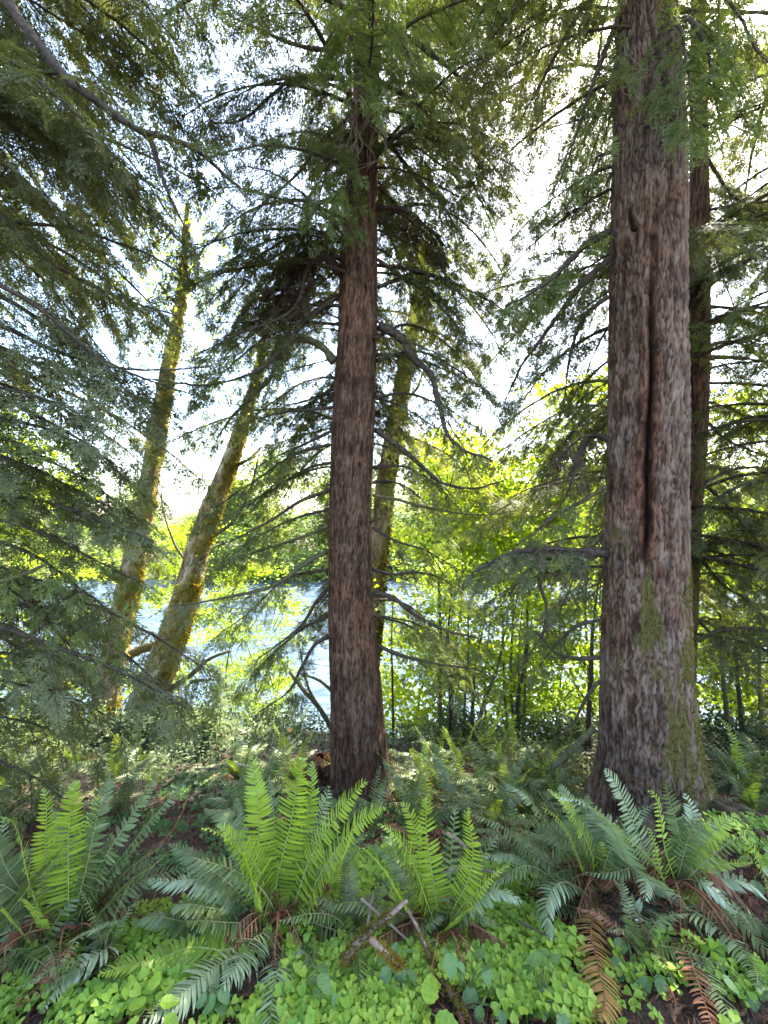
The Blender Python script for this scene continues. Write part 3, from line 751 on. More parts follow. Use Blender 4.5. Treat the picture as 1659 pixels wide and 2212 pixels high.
BIGB = [
    ([(1312, 1195), (1242, 1192), (1180, 1187), (1100, 1197), (1010, 1242)], -.1, .045, 'needles_blue', dict(dens=1.5, bare=.12, sec=.42, droop=.55, step=.07)),
    ([(1190, 1198), (1165, 1250), (1179, 1310), (1171, 1372), (1142, 1422), (1100, 1482)], 0, .022, 'needles', dict(dens=.5, bare=.35, sec=.35)),
    ([(1190, 1205), (1130, 1240), (1090, 1300), (1050, 1330)], -.1, .013, 'needles', dict(dens=.5, bare=.3, sec=.3)),
    ([(1312, 950), (1272, 942), (1243, 992), (1232, 1042), (1192, 1102), (1150, 1135)], 0, .022, 'needles', dict(dens=.5, bare=.3, sec=.42)),
    ([(1310, 1050), (1270, 1076), (1212, 1106), (1150, 1152), (1110, 1180)], .3, .02, 'needles', dict(dens=.6, bare=.3, sec=.42, wood='twig_moss')),
    ([(1316, 500), (1262, 532), (1202, 592), (1150, 632), (1090, 662)], -.2, .035, 'needles_pale', dict(dens=1.4, bare=.08, sec=.5, droop=.9, step=.07)),
    ([(1316, 560), (1260, 610), (1190, 700), (1130, 790), (1090, 870)], .1, .03, 'needles', dict(dens=1.2, bare=.1, sec=.55, droop=.9, step=.08)),
    ([(1314, 640), (1260, 690), (1230, 780), (1220, 860)], .4, .025, 'needles', dict(dens=1.1, bare=.1, sec=.5, droop=.9)),
    ([(1296, 1420), (1242, 1422), (1192, 1406), (1168, 1374), (1120, 1350)], .2, .022, 'needles', dict(dens=.6, bare=.35, sec=.4)),
    ([(1296, 1470), (1270, 1502), (1238, 1562), (1200, 1600)], .1, .018, 'needles', dict(dens=.5, bare=.35, sec=.35)),
    ([(1302, 1340), (1250, 1350), (1200, 1390), (1160, 1440)], .3, .018, 'needles', dict(dens=.8, bare=.2, sec=.45, droop=.9)),
    ([(1335, 40), (1290, 160), (1250, 300), (1205, 430)], -.2, .024, 'needles_pale', dict(dens=.85, bare=.1, sec=.6, droop=.9)),
    ([(1335, -60), (1260, 20), (1190, 140), (1130, 260)], 0, .026, 'needles', dict(dens=.85, bare=.1, sec=.65, droop=.9)),
    ([(1330, -160), (1200, -80), (1100, 20), (1040, 110)], .3, .026, 'needles', dict(dens=.9, bare=.1, sec=.65, droop=.9)),
    ([(1330, 330), (1290, 340), (1270, 420), (1265, 480)], .2, .014, 'needles', dict(dens=.6, bare=.2, sec=.35, droop=1.0)),
    ([(1462, 292, -.35), (1442, 200, -.45), (1420, 100, -.55), (1400, 20, -.65), (1380, -80, -.8)], None, .036, 'needles_pale', dict(dens=.35, bare=.35, sec=.5, droop=1.0)),
    ([(1450, 60, -.3), (1490, 40, -.5), (1540, 120, -.7), (1570, 240, -.8)], None, .022, 'needles_pale', dict(dens=1.2, bare=.1, sec=.6, droop=1.0)),
    ([(1450, -80, -.3), (1520, -60, -.5), (1600, 40, -.6), (1660, 150, -.7)], None, .024, 'needles_pale', dict(dens=1.2, bare=.1, sec=.6, droop=1.0)),
    ([(1440, 20, -.3), (1470, 60, -.6), (1490, 160, -.8), (1500, 260, -.9)], None, .016, 'needles_pale', dict(dens=1.1, bare=.1, sec=.4, droop=1.0)),
]
for k, (rows, dd, r0, lm, kw) in enumerate(BIGB):
    kw = dict(kw); wood = kw.pop('wood', 'twig')
    branch(big, PP(spread(rows, dd) if dd is not None else rows, BIG_D, bo_), r0, 400 + k, lm, wood, **kw)
limb(big, PP([(1285, 1572), (1232, 1622), (1192, 1662)], 3.7, bo_), .03, .02, 'twig_moss', seed=3)
for tr, off, d_, rr, roots in ((big, bo_, BIG_D, .075, [(-2.4, .75), (-1.7, .6), (-1.0, .9), (-.35, 1.0), (-2.9, .6)]), (mid, mo_, MID_D, .055, [(-2.6, .7), (-1.9, .5), (-1.2, .6), (-.5, .75), (3.0, .6)])):
    for k, (az, l) in enumerate(roots):
        r0 = (.33 if tr is big else .25)
        q = []
        for u in (0, .25, .5, .75, 1):
            rr_ = r0 + l * u; wv = az + .25 * math.sin(u * 4 + k)
            x_, y_ = off[0] + rr_ * math.cos(wv), off[1] + rr_ * math.sin(wv)
            q.append([x_ - off[0], y_ - off[1], float(G(x_, y_)) - off[2] + .09 * (1 - u) ** 2 - .03 * u])
        limb(tr, np.array(q), rr, .018, 'bark_root', 9, k, 'root')
# old branch stub on the spruce
limb(big, PP([(1372, 490, -.18), (1362, 455, -.36), (1368, 436, -.43)], BIG_D, bo_), .036, .018, 'twig', seed=5, name='branch_stub')

THINB = [
    ([(1522, 700), (1582, 690), (1640, 712), (1720, 740)], -.4, .05, 'needles', dict(dens=.6, bare=.5, sec=.5, wood='twig_moss')),
    ([(1520, 772), (1590, 775), (1680, 792)], -.2, .036, 'needles', dict(dens=.6, bare=.4, sec=.5, wood='twig_moss')),
    ([(1525, 340), (1580, 420), (1640, 470), (1720, 520)], -.6, .026, 'needles', dict(dens=1.0, bare=.2, sec=.7)),
    ([(1515, 900), (1570, 950), (1640, 980), (1720, 1010)], -.3, .026, 'needles', dict(dens=1.0, bare=.2, sec=.7)),
    ([(1512, 1040), (1560, 1080), (1620, 1150), (1690, 1230)], -.3, .026, 'needles', dict(dens=1.1, bare=.15, sec=.7)),
    ([(1508, 1200), (1560, 1260), (1620, 1300), (1700, 1380)], -.4, .026, 'needles', dict(dens=1.1, bare=.15, sec=.7)),
    ([(1508, 1340), (1570, 1400), (1630, 1450), (1700, 1500)], -.3, .024, 'needles', dict(dens=1.0, bare=.15, sec=.7)),
]
for k, (rows, dd, r0, lm, kw) in enumerate(THINB):
    kw = dict(kw); wood = kw.pop('wood', 'twig')
    branch(thin, PP(spread(rows, dd), 5.6, to_), r0, 500 + k, lm, wood, **kw)
limb(thin, PP([(1520, 545), (1548, 530), (1572, 512)], 5.5, to_), .028, .014, 'twig_moss', seed=8, name='branch_stub')

for k, (tr, off, d_, rows, dd) in enumerate([
    (mid, mo_, 4.4, [(735, 585), (690, 545), (650, 575), (610, 640), (560, 690)], -.15), (mid, mo_, 4.4, [(735, 600), (695, 560), (665, 600), (640, 650)], -.25),
    (mid, mo_, 4.4, [(735, 575), (690, 540), (640, 590), (590, 620), (540, 650)], -.05), (mid, mo_, 4.4, [(818, 440), (880, 470), (945, 520), (965, 540)], -.1),
    (big, bo_, 3.6, [(1312, 950), (1280, 940), (1250, 950), (1215, 985)], -.1), (big, bo_, 3.6, [(1312, 1195), (1230, 1185), (1150, 1180)], -.15)]):
    branch(tr, PP(spread(rows, dd), d_, off), .018, 560 + k, 'dead_spray', 'twig', sec=.32, droop=1.3, bare=.3, dens=1.1, step=.045, spray=.15)
rs = np.random.RandomState(40)
for k in range(16):
    x, y = rs.uniform(745, 820), rs.uniform(215, 275)
    limb(mid, PP([(x, y, -.3), (x + rs.uniform(-25, 25), y + rs.uniform(-15, 30), -.42), (x + rs.uniform(-60, 40), y + rs.uniform(40, 100), -.45), (x + rs.uniform(-75, 40), y + rs.uniform(90, 130), -.4)], MID_D, mo_), .007, .002, 'stick', 4, k, 'bare_twig')
for k in range(12):
    x, y = rs.uniform(1335, 1480), rs.uniform(40, 300)
    limb(big, PP([(x, y, -.42), (x + rs.uniform(-40, 40), y + rs.uniform(-25, 30), -.55), (x + rs.uniform(-80, 60), y + rs.uniform(10, 60), -.6), (x + rs.uniform(-100, 60), y + rs.uniform(30, 110), -.6)], BIG_D, bo_), .004, .0012, 'twig_moss', 4, k, 'bare_twig')

# near hemlock whose trunk stands just outside the picture on the left
near = thing('hemlock_tree', 'dark hemlock reaching in from beyond the edge with a thick bare diagonal limb', 'tree', (-4.3, 2.9, float(G(-4.3, 2.9))))
no_ = np.array(near.location)
pn = np.array([[0, 0, -.3, .36], [0, 0, .4, .28], [.05, 0, 3, .24], [.05, .05, 6, .18], [0, 0, 10, .08]])
me, _, _ = trunk_mesh('trunk', pn, 60, 160, (0.045, 0.12), 0.025, M['bark'], seed=31)
link('trunk', me, near)
NEARB = [
    ([(-330, -120), (-60, -70), (60, 62), (150, 172), (240, 242), (322, 296), (420, 330), (520, 420)], 0, .055, 'needles', dict(dens=.7, bare=.62, sec=.7)),
    ([(322, 294), (332, 320), (346, 372), (372, 442), (412, 522)], 0, .02, 'needles', dict(dens=.5, bare=.3, sec=.45)),
    ([(-330, 100), (-30, 132), (80, 160), (160, 178), (260, 230)], .1, .03, 'needles', dict(dens=.9, bare=.35, sec=.6, wood='twig_moss')),
    ([(-330, 300), (-20, 342), (45, 392), (110, 440), (200, 520)], .1, .032, 'needles', dict(dens=.8, bare=.5, sec=.6, wood='twig_moss')),
    ([(-330, 560), (-40, 622), (100, 702), (250, 792), (410, 852)], .2, .026, 'needles', dict(dens=.85, bare=.25, sec=.7)),
    ([(-330, 640), (-40, 692), (120, 762), (300, 806), (450, 795)], .5, .026, 'needles', dict(dens=.85, bare=.25, sec=.7)),
    ([(-330, 400), (-40, 440), (100, 560), (250, 640), (380, 680)], .6, .026, 'needles', dict(dens=.85, bare=.2, sec=.75)),
    ([(-330, 820), (-40, 850), (80, 900), (180, 960), (280, 1040)], .0, .024, 'needles', dict(dens=.8, bare=.25, sec=.6)),
    ([(-330, 1000), (-60, 1062), (80, 1082), (200, 1122), (330, 1182)], -.1, .026, 'needles_blue', dict(dens=1.0, bare=.2, sec=.5, droop=.5)),
    ([(-330, 780), (-60, 830), (50, 850), (140, 880), (220, 930)], -.3, .022, 'needles_blue', dict(dens=1.1, bare=.25, sec=.5, droop=.5)),
    ([(-330, 1120), (-60, 1160), (60, 1190), (170, 1260), (260, 1330)], .3, .024, 'needles', dict(dens=.6, bare=.25, sec=.5)),
    ([(-330, 1220), (-60, 1270), (60, 1310), (150, 1390), (200, 1470)], .5, .024, 'needles', dict(dens=.5, bare=.25, sec=.45, droop=.8)),
    ([(-330, 1340), (-60, 1360), (40, 1400), (110, 1450), (150, 1520)], .9, .022, 'needles', dict(dens=.5, bare=.25, sec=.45, droop=.8)),
    ([(-330, -300), (-60, -220), (100, -120), (260, -30), (400, 120)], .4, .03, 'needles', dict(dens=.9, bare=.2, sec=.8)),
    ([(-330, -160), (0, -100), (200, 20), (360, 160), (480, 330)], 1.0, .026, 'needles', dict(dens=.8, bare=.2, sec=.8)),
    ([(-330, 200), (-30, 260), (120, 330), (280, 440), (400, 560)], 1.0, .026, 'needles', dict(dens=.85, bare=.2, sec=.8)),
]
NEARB += [
    ([(-330, 480), (0, 480), (180, 500), (340, 560), (480, 650)], 1.3, .024, 'needles', dict(dens=.8, bare=.3, sec=.6, droop=.9)),
    ([(-330, 260), (0, 250), (200, 290), (380, 370), (540, 480)], 1.5, .024, 'needles', dict(dens=.7, bare=.3, sec=.65, droop=.9)),
    ([(-330, 860), (-60, 900), (70, 925), (190, 985), (290, 1060)], -.2, .022, 'needles_pale', dict(dens=1.25, bare=.15, sec=.6, droop=.6)),
    ([(-330, 930), (-60, 985), (60, 1010), (170, 1070), (300, 1130)], .2, .022, 'needles_pale', dict(dens=1.25, bare=.15, sec=.6, droop=.7)),
    ([(-330, 1080), (-60, 1110), (70, 1135), (190, 1190), (310, 1250)], .1, .022, 'needles_pale', dict(dens=1.2, bare=.15, sec=.6, droop=.8)),
    ([(-330, 1190), (-60, 1215), (50, 1250), (150, 1310), (240, 1390)], .2, .02, 'needles_pale', dict(dens=1.0, bare=.15, sec=.5, droop=.9)),
    ([(-330, 1290), (-60, 1330), (30, 1370), (90, 1430), (130, 1500)], .4, .02, 'needles_blue', dict(dens=1.0, bare=.15, sec=.45, droop=1.0)),
]
for k, (rows, dd, r0, lm, kw) in enumerate(NEARB):
    kw = dict(kw); wood = kw.pop('wood', 'twig')
    branch(near, PP(spread(rows, dd), 3.0, no_), r0, 600 + k, lm, wood, spray=.19, **kw)
limb(near, PP([(-200, 1300), (-60, 1270), (40, 1245), (102, 1217)], 2.9, no_), .022, .012, 'twig_moss', seed=9, name='branch_stub')

# ------------------------------------------------------------------ filler boughs round each trunk
def whorls(tree, base, zs, az_fn, n, sc, rs, kinds, tilt=(-.15, .25), r=.05):
    for q in range(n):
        z = rs.uniform(*zs); az = az_fn(rs)
        loc = (base(z)[0] + r * math.cos(az), base(z)[1] + r * math.sin(az), z)
        proto_branch(tree, loc, az, rs.uniform(*tilt), rs.uniform(*sc), kinds[rs.randint(len(kinds))], rs.uniform(-.25, .25))

rs = np.random.RandomState(77)
bm_ = lambda z: (np.interp(z, pm[:, 2] + mo_[2], pm[:, 0] + mo_[0]), MID_D)
bb_ = lambda z: (np.interp(z, pb[:, 2] + bo_[2], pb[:, 0] + bo_[0]), BIG_D)
bt_ = lambda z: (np.interp(z, pt[:, 2] + to_[2], pt[:, 0] + to_[0]), 5.6)
whorls(mid, bm_, (4.6, 9.5), lambda r: r.uniform(0, 6.283), 66, (.75, 1.25), rs, [0, 1, 2, 3, 5, 6])
whorls(mid, bm_, (3.0, 5.4), lambda r: r.uniform(-.5, 3.6), 26, (.7, 1.0), rs, [0, 2, 3, 5])
whorls(mid, bm_, (0.6, 3.2), lambda r: r.uniform(.2, 2.9), 12, (.6, .9), rs, [5, 2, 6], (-.3, .05))
whorls(big, bb_, (6.4, 9.5), lambda r: r.uniform(0, 6.283), 30, (.8, 1.3), rs, [0, 1, 2, 3, 6])
whorls(big, bb_, (3.4, 6.5), lambda r: r.uniform(1.3, 3.3), 14, (.7, 1.0), rs, [0, 2, 3, 5])
whorls(big, bb_, (1.0, 4.0), lambda r: r.uniform(1.2, 2.6), 7, (.6, .9), rs, [5, 2], (-.3, .05))
whorls(thin, bt_, (0.0, 8.5), lambda r: r.uniform(-1.3, 1.9), 34, (.8, 1.2), rs, [0, 1, 2, 3, 6, 5])
whorls(near, lambda z: (-4.3, 2.9), (3.0, 8.8), lambda r: r.uniform(-.12, 1.5), 34, (1.1, 1.6), rs, [0, 2, 3, 5, 7], (-.2, .2), .15)

whorls(near, lambda z: (-4.3, 2.9), (0.4, 3.0), lambda r: r.uniform(-.05, 1.1), 16, (1.0, 1.45), rs, [4, 7, 2, 5], (-.25, .05), .15)

def conifer(label, x, y, h, r, n, seed, kinds, zmin, sc, azr=(0, 6.283), group=None):
    g = float(G(x, y))
    t = thing('hemlock_tree', label, 'tree', (x, y, g), 0, group)
    q = np.array([[0, 0, -.3, r * 1.3], [0, 0, .5, r], [.05, .03, h * .5, r * .7], [0, 0, h, .02]])
    me, X, mo = trunk_mesh('trunk', q, 40, 120, (0.05, 0.14), 0.018, M['bark'], moss=mossy, seed=seed)
    link('trunk', me, t)
    r_ = np.random.RandomState(seed)
    whorls(t, lambda z: (x, y), (g + zmin, g + h * .96), lambda rr: rr.uniform(*azr), n, sc, r_, kinds, (-.2, .2), r * .6)
    return t
conifer('young hemlock behind the seamed spruce, filling the edge with dark drooping boughs', 4.9, 4.9, 10, .12, 44, 41, [0, 2, 3, 5], .6, (.8, 1.2))
conifer('tall hemlock at the far end of the bank behind the narrow dark trunk', 8.6, 7.6, 12, .16, 46, 42, [0, 1, 2, 3], 1.0, (1.1, 1.6))
conifer('hemlock standing behind the seamed spruce, only its feathery boughs showing beside it', 3.72, 5.9, 13, .14, 54, 43, [0, 2, 6, 5, 1], 2.6, (1.1, 1.5))
conifer('hemlock standing behind the middle trunk, only its boughs showing high up', -.42, 7.0, 14, .13, 48, 46, [0, 2, 5, 3], 4.8, (1.1, 1.6))
conifer('dark hemlock on the bank at the left, behind the leaning mossy trunks', -9.3, 8.0, 13, .2, 50, 44, [0, 2, 3, 7], 1.6, (1.2, 1.7))
# ------------------------------------------------------------------ leaning mossy alders and broadleaf trees on the bank
def leaf_cloud(cent, n, size, rs, flat=.6, spreadv=.35):
    """loose leaves scattered about cluster centres, most of them lying level"""
    cent = np.asarray(cent)
    k = rs.randint(0, len(cent), n)
    p = cent[k] + rs.normal(0, 1, (n, 3)) * np.array([spreadv, spreadv, spreadv * flat])
    nrm = norm(Z + rs.normal(0, .5, (n, 3)))
    a = norm(np.cross(nrm, rs.normal(0, 1, (n, 3)))); b = np.cross(nrm, a)
    s = size * rs.uniform(.6, 1.25, (n, 1))
    # six cornered leaf with a folded middle
    V = np.stack([p - a * s * .5, p - a * s * .1 + b * s * .42 + nrm * s * .08, p + a * s * .28 + b * s * .26, p + a * s * .62 - nrm * s * .12, p + a * s * .28 - b * s * .26, p - a * s * .1 - b * s * .42 + nrm * s * .08], 1)
    V = V.reshape(-1, 3)
    base = np.arange(n)[:, None] * 6
    Fq = np.vstack([base + np.array([[0, 1, 2, 3]]), base + np.array([[0, 3, 4, 5]])])
    return V, Fq

def alder(name, label, rows, d, seed, crown, limbs=(), mossn=5000, gold=True, group=None):
    base = P(rows[0][0], rows[0][1], d)
    t = thing(name, label, 'tree', tuple(base), 0, group)
    p = axis_pts(rows, d); p[:, :3] -= base; p[:, 3] *= .82
    def mf(TH, S, X):
        return np.clip(fbm(X[..., 0] * 3, X[..., 1] * 3, X[..., 2] * 2 + seed, 4) * 1.9 - .52 + .22 * np.cos(TH), 0, 1)
    me, X, mo = trunk_mesh('trunk', p, 72, 240, (0.10, 0.2), 0.03, M['bark_moss'], moss=mf, seed=seed, bumps=.09)
    link('trunk', me, t)
    tufts(X, mo, mossn, .055, seed, M['moss_gold' if gold else 'moss'], 'moss', t, .9)
    for k, (lr, r0, dd) in enumerate(limbs):
        limb(t, PP(spread(lr, dd), d, base), r0, r0 * .4, 'twig_moss', seed=seed + k)
    if crown:
        rs = np.random.RandomState(seed)
        c = np.array([P(cx, cy, d + dd) - base for cx, cy, dd in crown])
        V, Fq = leaf_cloud(c, 260 * len(c), .055, rs, .7, .5)
        link('foliage', mesh_of('foliage', V, [Fq], M['maple']), t)
    return t
alder('alder_tree', 'leaning mossy alder farthest to the left, gold moss lit high on its stem',
      [(218, 1585, 36), (232, 1500, 33), (262, 1340, 29), (296, 1180, 26), (322, 1040, 23), (346, 900, 20), (370, 760, 16), (388, 660, 12), (398, 560, 8), (404, 440, 4)], 8.6, 51,
      [(380, 620, .3), (430, 590, 0), (360, 560, .5), (430, 520, .2), (400, 660, -.3), (330, 640, .3), (470, 640, .5), (400, 460, .2), (270, 1090, .4), (300, 900, .4), (420, 760, .4), (330, 760, .4)],
      [([(388, 660), (365, 640), (345, 610)], .05, .1), ([(392, 640), (420, 610), (428, 570)], .05, 0), ([(330, 1020), (352, 950), (360, 930)], .04, 0)])
alder('alder_tree', 'thicker leaning alder with a shaggy mossy base, second from the left',
      [(285, 1600, 50), (312, 1530, 44), (352, 1430, 39), (398, 1300, 33), (424, 1200, 29), (452, 1110, 26), (490, 1015, 22), (520, 930, 17), (545, 850, 13), (570, 740, 7)], 8.2, 52,
      [(540, 830, .3), (590, 760, 0), (500, 900, .4), (560, 690, 0), (430, 1010, .5), (570, 900, .3), (490, 1230, .5)],
      [([(500, 1010), (540, 990), (565, 965)], .05, 0), ([(436, 1170), (500, 1130), (540, 1060), (560, 980)], .045, .2), ([(365, 1490), (410, 1460), (450, 1425), (500, 1405)], .06, .2), ([(410, 1475), (450, 1468), (480, 1470)], .03, .1),
       ([(420, 1230), (380, 1180), (352, 1100), (350, 1050)], .03, .2)])
alder('alder_tree', 'upright mossy alder showing behind the middle trunk',
      [(790, 1620, 26), (800, 1400, 27), (815, 1230, 25), (830, 1060, 24), (850, 940, 23), (870, 830, 22), (888, 720, 17), (902, 630, 12), (912, 520, 7)], 8.0, 53,
      [(900, 640, .3), (950, 600, .3), (870, 560, .4)],
      [([(895, 690), (930, 650), (955, 630)], .04, 0), ([(880, 770), (850, 730), (846, 690)], .035, 0), ([(860, 880), (900, 840), (915, 800)], .04, 0)], gold=False)
dr = thing('leaning_log', 'mossy bare trunk slanting over the water between the two leaning alders', 'fallen tree', tuple(P(165, 1475, 9.4)))
dro = np.array(dr.location)
limb(dr, PP([(120, 1490), (170, 1470), (240, 1435), (300, 1405), (350, 1388)], 9.4, dro), .13, .09, 'twig_moss', 12, 4, 'trunk')
rs = np.random.RandomState(9)
for q in range(3):
    limb(dr, PP([(200 + 50 * q, 1450 - 22 * q), (212 + 50 * q, 1425 - 22 * q), (232 + 50 * q, 1408 - 22 * q)], 9.4, dro), .03, .012, 'twig_moss', 6, q, 'branch_stub')
sl = thing('leaning_log', 'thin mossy stems slanting down to the water left of the middle trunk', 'fallen tree', tuple(P(700, 1560, 7.4)))
slo = np.array(sl.location)
limb(sl, PP([(725, 1590), (690, 1530), (655, 1490), (625, 1450)], 7.4, slo), .05, .03, 'twig_moss', 8, 5, 'trunk')
limb(sl, PP([(690, 1530), (668, 1490), (655, 1440), (648, 1400)], 7.4, slo), .03, .015, 'twig_moss', 8, 6, 'branch')
limb(sl, PP([(725, 1500), (690, 1470), (650, 1455)], 7.4, slo), .035, .02, 'twig_moss', 8, 7, 'branch')

CROWN = []
for k in range(3):
    rs = np.random.RandomState(900 + k)
    cc = []
    for q in range(26):
        a = rs.uniform(0, 6.283); rr = 1.9 * math.sqrt(rs.rand()); z = rs.uniform(.9, 6.2)
        rr *= (1.05 - abs(z - 3) / 5.5)
        cc.append((rr * math.cos(a), rr * math.sin(a), z))
    V, Fq = leaf_cloud(cc, 5200, .095, rs, .26, .36)
    W = Acc()
    for q in range(26):
        if q % 2 == 0:
            c = np.array(cc[q]); z0 = max(c[2] - .9, .3)
            W.add(*tube(np.array([[.02, 0, z0], [c[0] * .5, c[1] * .5, c[2] - .35], c]), [.018, .012, .004], 5))
    CROWN.append((mesh_of('crown', V, [Fq], M['maple']), W.mesh('branch', M['twig'], smooth=True)))

def maple(label, px, d, seed, stems=2, sc=1.0, zoff=0.0, cat='tree'):
    x = (px - PW / 2) / F * d; g = float(G(x, d))
    rs = np.random.RandomState(seed)
    t = thing('vine_maple', label, cat, (x, d, g + zoff), 0)
    for k in range(max(stems - 1, 1)):
        a = rs.uniform(0, 6.283); l = rs.uniform(.2, .7)
        n = 24; u = np.linspace(0, 1, n)
        q = np.stack([.12 * math.cos(a) + l * math.cos(a) * u ** 1.5 + .05 * np.sin(u * 9 + k), .12 * math.sin(a) + l * math.sin(a) * u ** 1.5 + .05 * np.cos(u * 8 + k), -.2 + 5.2 * sc * u], 1)
        A_ = Acc(); A_.add(*tube(q, np.linspace(.04, .010, n) * rs.uniform(.6, 1.1), 7, .12, seed + k))
        link('stem', A_.mesh('stem', M['twig_moss'], smooth=True), t)
    c, b = CROWN[seed % 3]
    cr = link('crown', c, t); cr.scale = (sc, sc, sc * 1.22); cr.rotation_euler = (0, 0, rs.uniform(0, 6))
    bb = link('twigs', b, cr); bb['kind'] = 'stuff'
    return t
for k, (lab, px, d, st, sc) in enumerate([
    ('sunlit yellow green maple over the water just right of the middle trunk', 965, 9.2, 3, .95),
    ('bright maple with layered leaves halfway between the two big trunks', 1110, 9.6, 4, 1.0),
    ('bright maple pressed against the left side of the seamed spruce', 1265, 9.0, 3, 1.05),
    ('glowing maple seen through the dark boughs right of the seamed spruce', 1570, 10.0, 3, 1.1),
    ('bright maple cut by the picture edge, right of the narrow dark trunk', 1690, 9.2, 4, 1.1),
    ('pale maple on the bank between the leaning alders and the middle trunk', 590, 10.2, 3, .62),
    ('light green maple behind the lowest left boughs', 60, 10.2, 4, .95),
    ('light green maple at the very left edge above the bank', -40, 9.4, 3, 1.2),
    ('small maple right behind the upright mossy alder', 880, 10.8, 2, .8), ('maple set back between the sapling clump and the lone mossy sapling', 1045, 11.4, 2, 1.05),
    ('maple set back between the lone mossy sapling and the spruce', 1190, 11.2, 2, 1.1), ('dense maple far to the side behind the three dark saplings', 1630, 11.8, 2, 1.25),
    ('tall maple whose top shows just left of the seam, beside the spruce', 1300, 10.4, 2, 1.3), ('tall maple whose leaves fill the gap under the bent dark limb', 1000, 10.6, 2, 1.25),
    ('tall bright maple between the two big trunks, set farthest back', 1130, 12.2, 2, 1.4), ('maple leafing out behind the thicker leaning alder', 400, 11.6, 2, .95), ('low maple spreading over the water between the thicker alder and the middle trunk', 500, 9.0, 2, .5)]):
    maple(lab, px, d, 700 + k, st, sc)

# thin dark stems at the bank's edge
for k, (rows, d, r0, lab) in enumerate([
    ([(955, 1590), (950, 1500), (952, 1400), (948, 1250)], 7.4, .045, 'leftmost dark sapling of the clump at the water, moss on its side'),
    ([(975, 1590), (972, 1480), (968, 1380), (975, 1270)], 7.5, .035, 'straight pale sapling second in the clump at the water'),
    ([(1000, 1585), (1005, 1490), (1012, 1410), (1010, 1300)], 7.3, .03, 'thin curved sapling in the clump at the water'),
    ([(1015, 1590), (1022, 1500), (1030, 1420), (1050, 1330)], 7.2, .03, 'sapling of the water clump that leans gently away to its top'),
    ([(1020, 1600), (1045, 1520), (1075, 1440), (1090, 1360)], 7.0, .045, 'most slanted mossy sapling of the clump at the water'),
    ([(1112, 1600), (1120, 1500), (1135, 1420), (1140, 1300)], 7.6, .05, 'mossy sapling standing alone against bright water near the seamed spruce'),
    ([(1128, 1590), (1134, 1490), (1138, 1420), (1150, 1330)], 7.8, .03, 'slender sapling close beside the lone mossy one'),
    ([(850, 1580), (848, 1480), (846, 1380), (850, 1280)], 7.6, .025, 'slender sapling just right of the middle trunk'),
    ([(1575, 1640), (1570, 1540), (1560, 1440), (1555, 1300)], 6.8, .045, 'dark sapling right of the seamed spruce, first of three'),
    ([(1605, 1650), (1600, 1540), (1592, 1440), (1588, 1300)], 6.9, .04, 'dark sapling right of the seamed spruce, second of three'),
    ([(1648, 1640), (1644, 1540), (1640, 1440), (1640, 1300)], 7.0, .035, 'dark sapling at the picture edge, third of three right of the spruce'),
    ([(1270, 1620), (1272, 1540), (1276, 1450), (1280, 1350)], 6.8, .05, 'dark mossy stem half hidden by the left side of the spruce')]):
    base = P(*rows[0], d); base[2] = float(G(base[0], base[1]))
    t = thing('sapling', lab, 'sapling', tuple(base), 0, 'thin saplings at the edge of the bank')
    pts = PP(rows, d, base); pts[0] = (0, 0, -.15)
    limb(t, pts, r0, r0 * .45, 'twig_moss' if k % 2 == 0 else 'twig', 8, k, 'stem')
    rs = np.random.RandomState(k)
    c = [pts[-1] + rs.normal(0, .3, 3) for _ in range(3)] + [pts[-2] + rs.normal(0, .35, 3) for _ in range(3)]
    V, Fq = leaf_cloud(c, 150, .08, rs, .3, .25)
    link('foliage', mesh_of('foliage', V, [Fq], M['maple']), t)

# trees over on the far bank
FAR = []
for k in range(3):
    rs = np.random.RandomState(950 + k)
    cc = [(3.0 * rs.normal(0, .5), 2.2 * rs.normal(0, .5), rs.uniform(1.2, 9.5)) for _ in range(46)]
    cc = [(x * (1.15 - z / 14), y * (1.15 - z / 14), z) for x, y, z in cc]
    V, Fq = leaf_cloud(cc, 5200, .30, rs, .7, .75)
    A_ = Acc(); A_.add(*tube(np.array([[0, 0, -.5], [.1, 0, 2.5], [0, .1, 5], [.1, 0, 8.5]]), [.22, .18, .12, .04], 8))
    FAR.append((mesh_of('crown', V, [Fq], M['far_leaf']), A_.mesh('trunk', M['twig_moss'], smooth=True)))
far_lab = ['at the very left edge', 'left of the first leaning alder', 'between the two leaning alders', 'right of the thicker leaning alder',
           'left of the middle trunk', 'hidden behind the middle trunk', 'behind the upright mossy alder', 'behind the sapling clump',
           'behind the lone mossy sapling', 'left of the seamed spruce', 'hidden behind the seamed spruce', 'right of the seamed spruce', 'at the very right edge']
rs = np.random.RandomState(4)
for row, (kind_, y0, grow) in enumerate([('pale green tree low on the far bank ', 46, .8), ('taller tree set back on the far bank ', 56, 1.1)]):
    for k, lab in enumerate(far_lab):
        y = y0 + rs.uniform(-1.5, 4); px = -60 + 150 * k + 70 * row + rs.uniform(-30, 30)
        x = (px - PW / 2) / F * y
        t = thing('broadleaf_tree', kind_ + lab, 'tree', (x, y, float(G(x, y))), rs.uniform(0, 6), 'trees along the far river bank')
        c, tr = FAR[(k + row) % 3]
        s = grow * rs.uniform(.85, 1.1) * ((.72 + .2 * row) if k in (1, 2, 3) else 1.15)
        for nm, m_ in (('crown', c), ('trunk', tr)):
            o = link(nm, m_, t); o.scale = (s * 1.5, s * 1.2, s)
rs = np.random.RandomState(14)
n = 420
bx = rs.uniform(-75, 75, n); by = np.r_[rs.uniform(40.2, 44, 200), rs.uniform(44, 75, n - 200)]
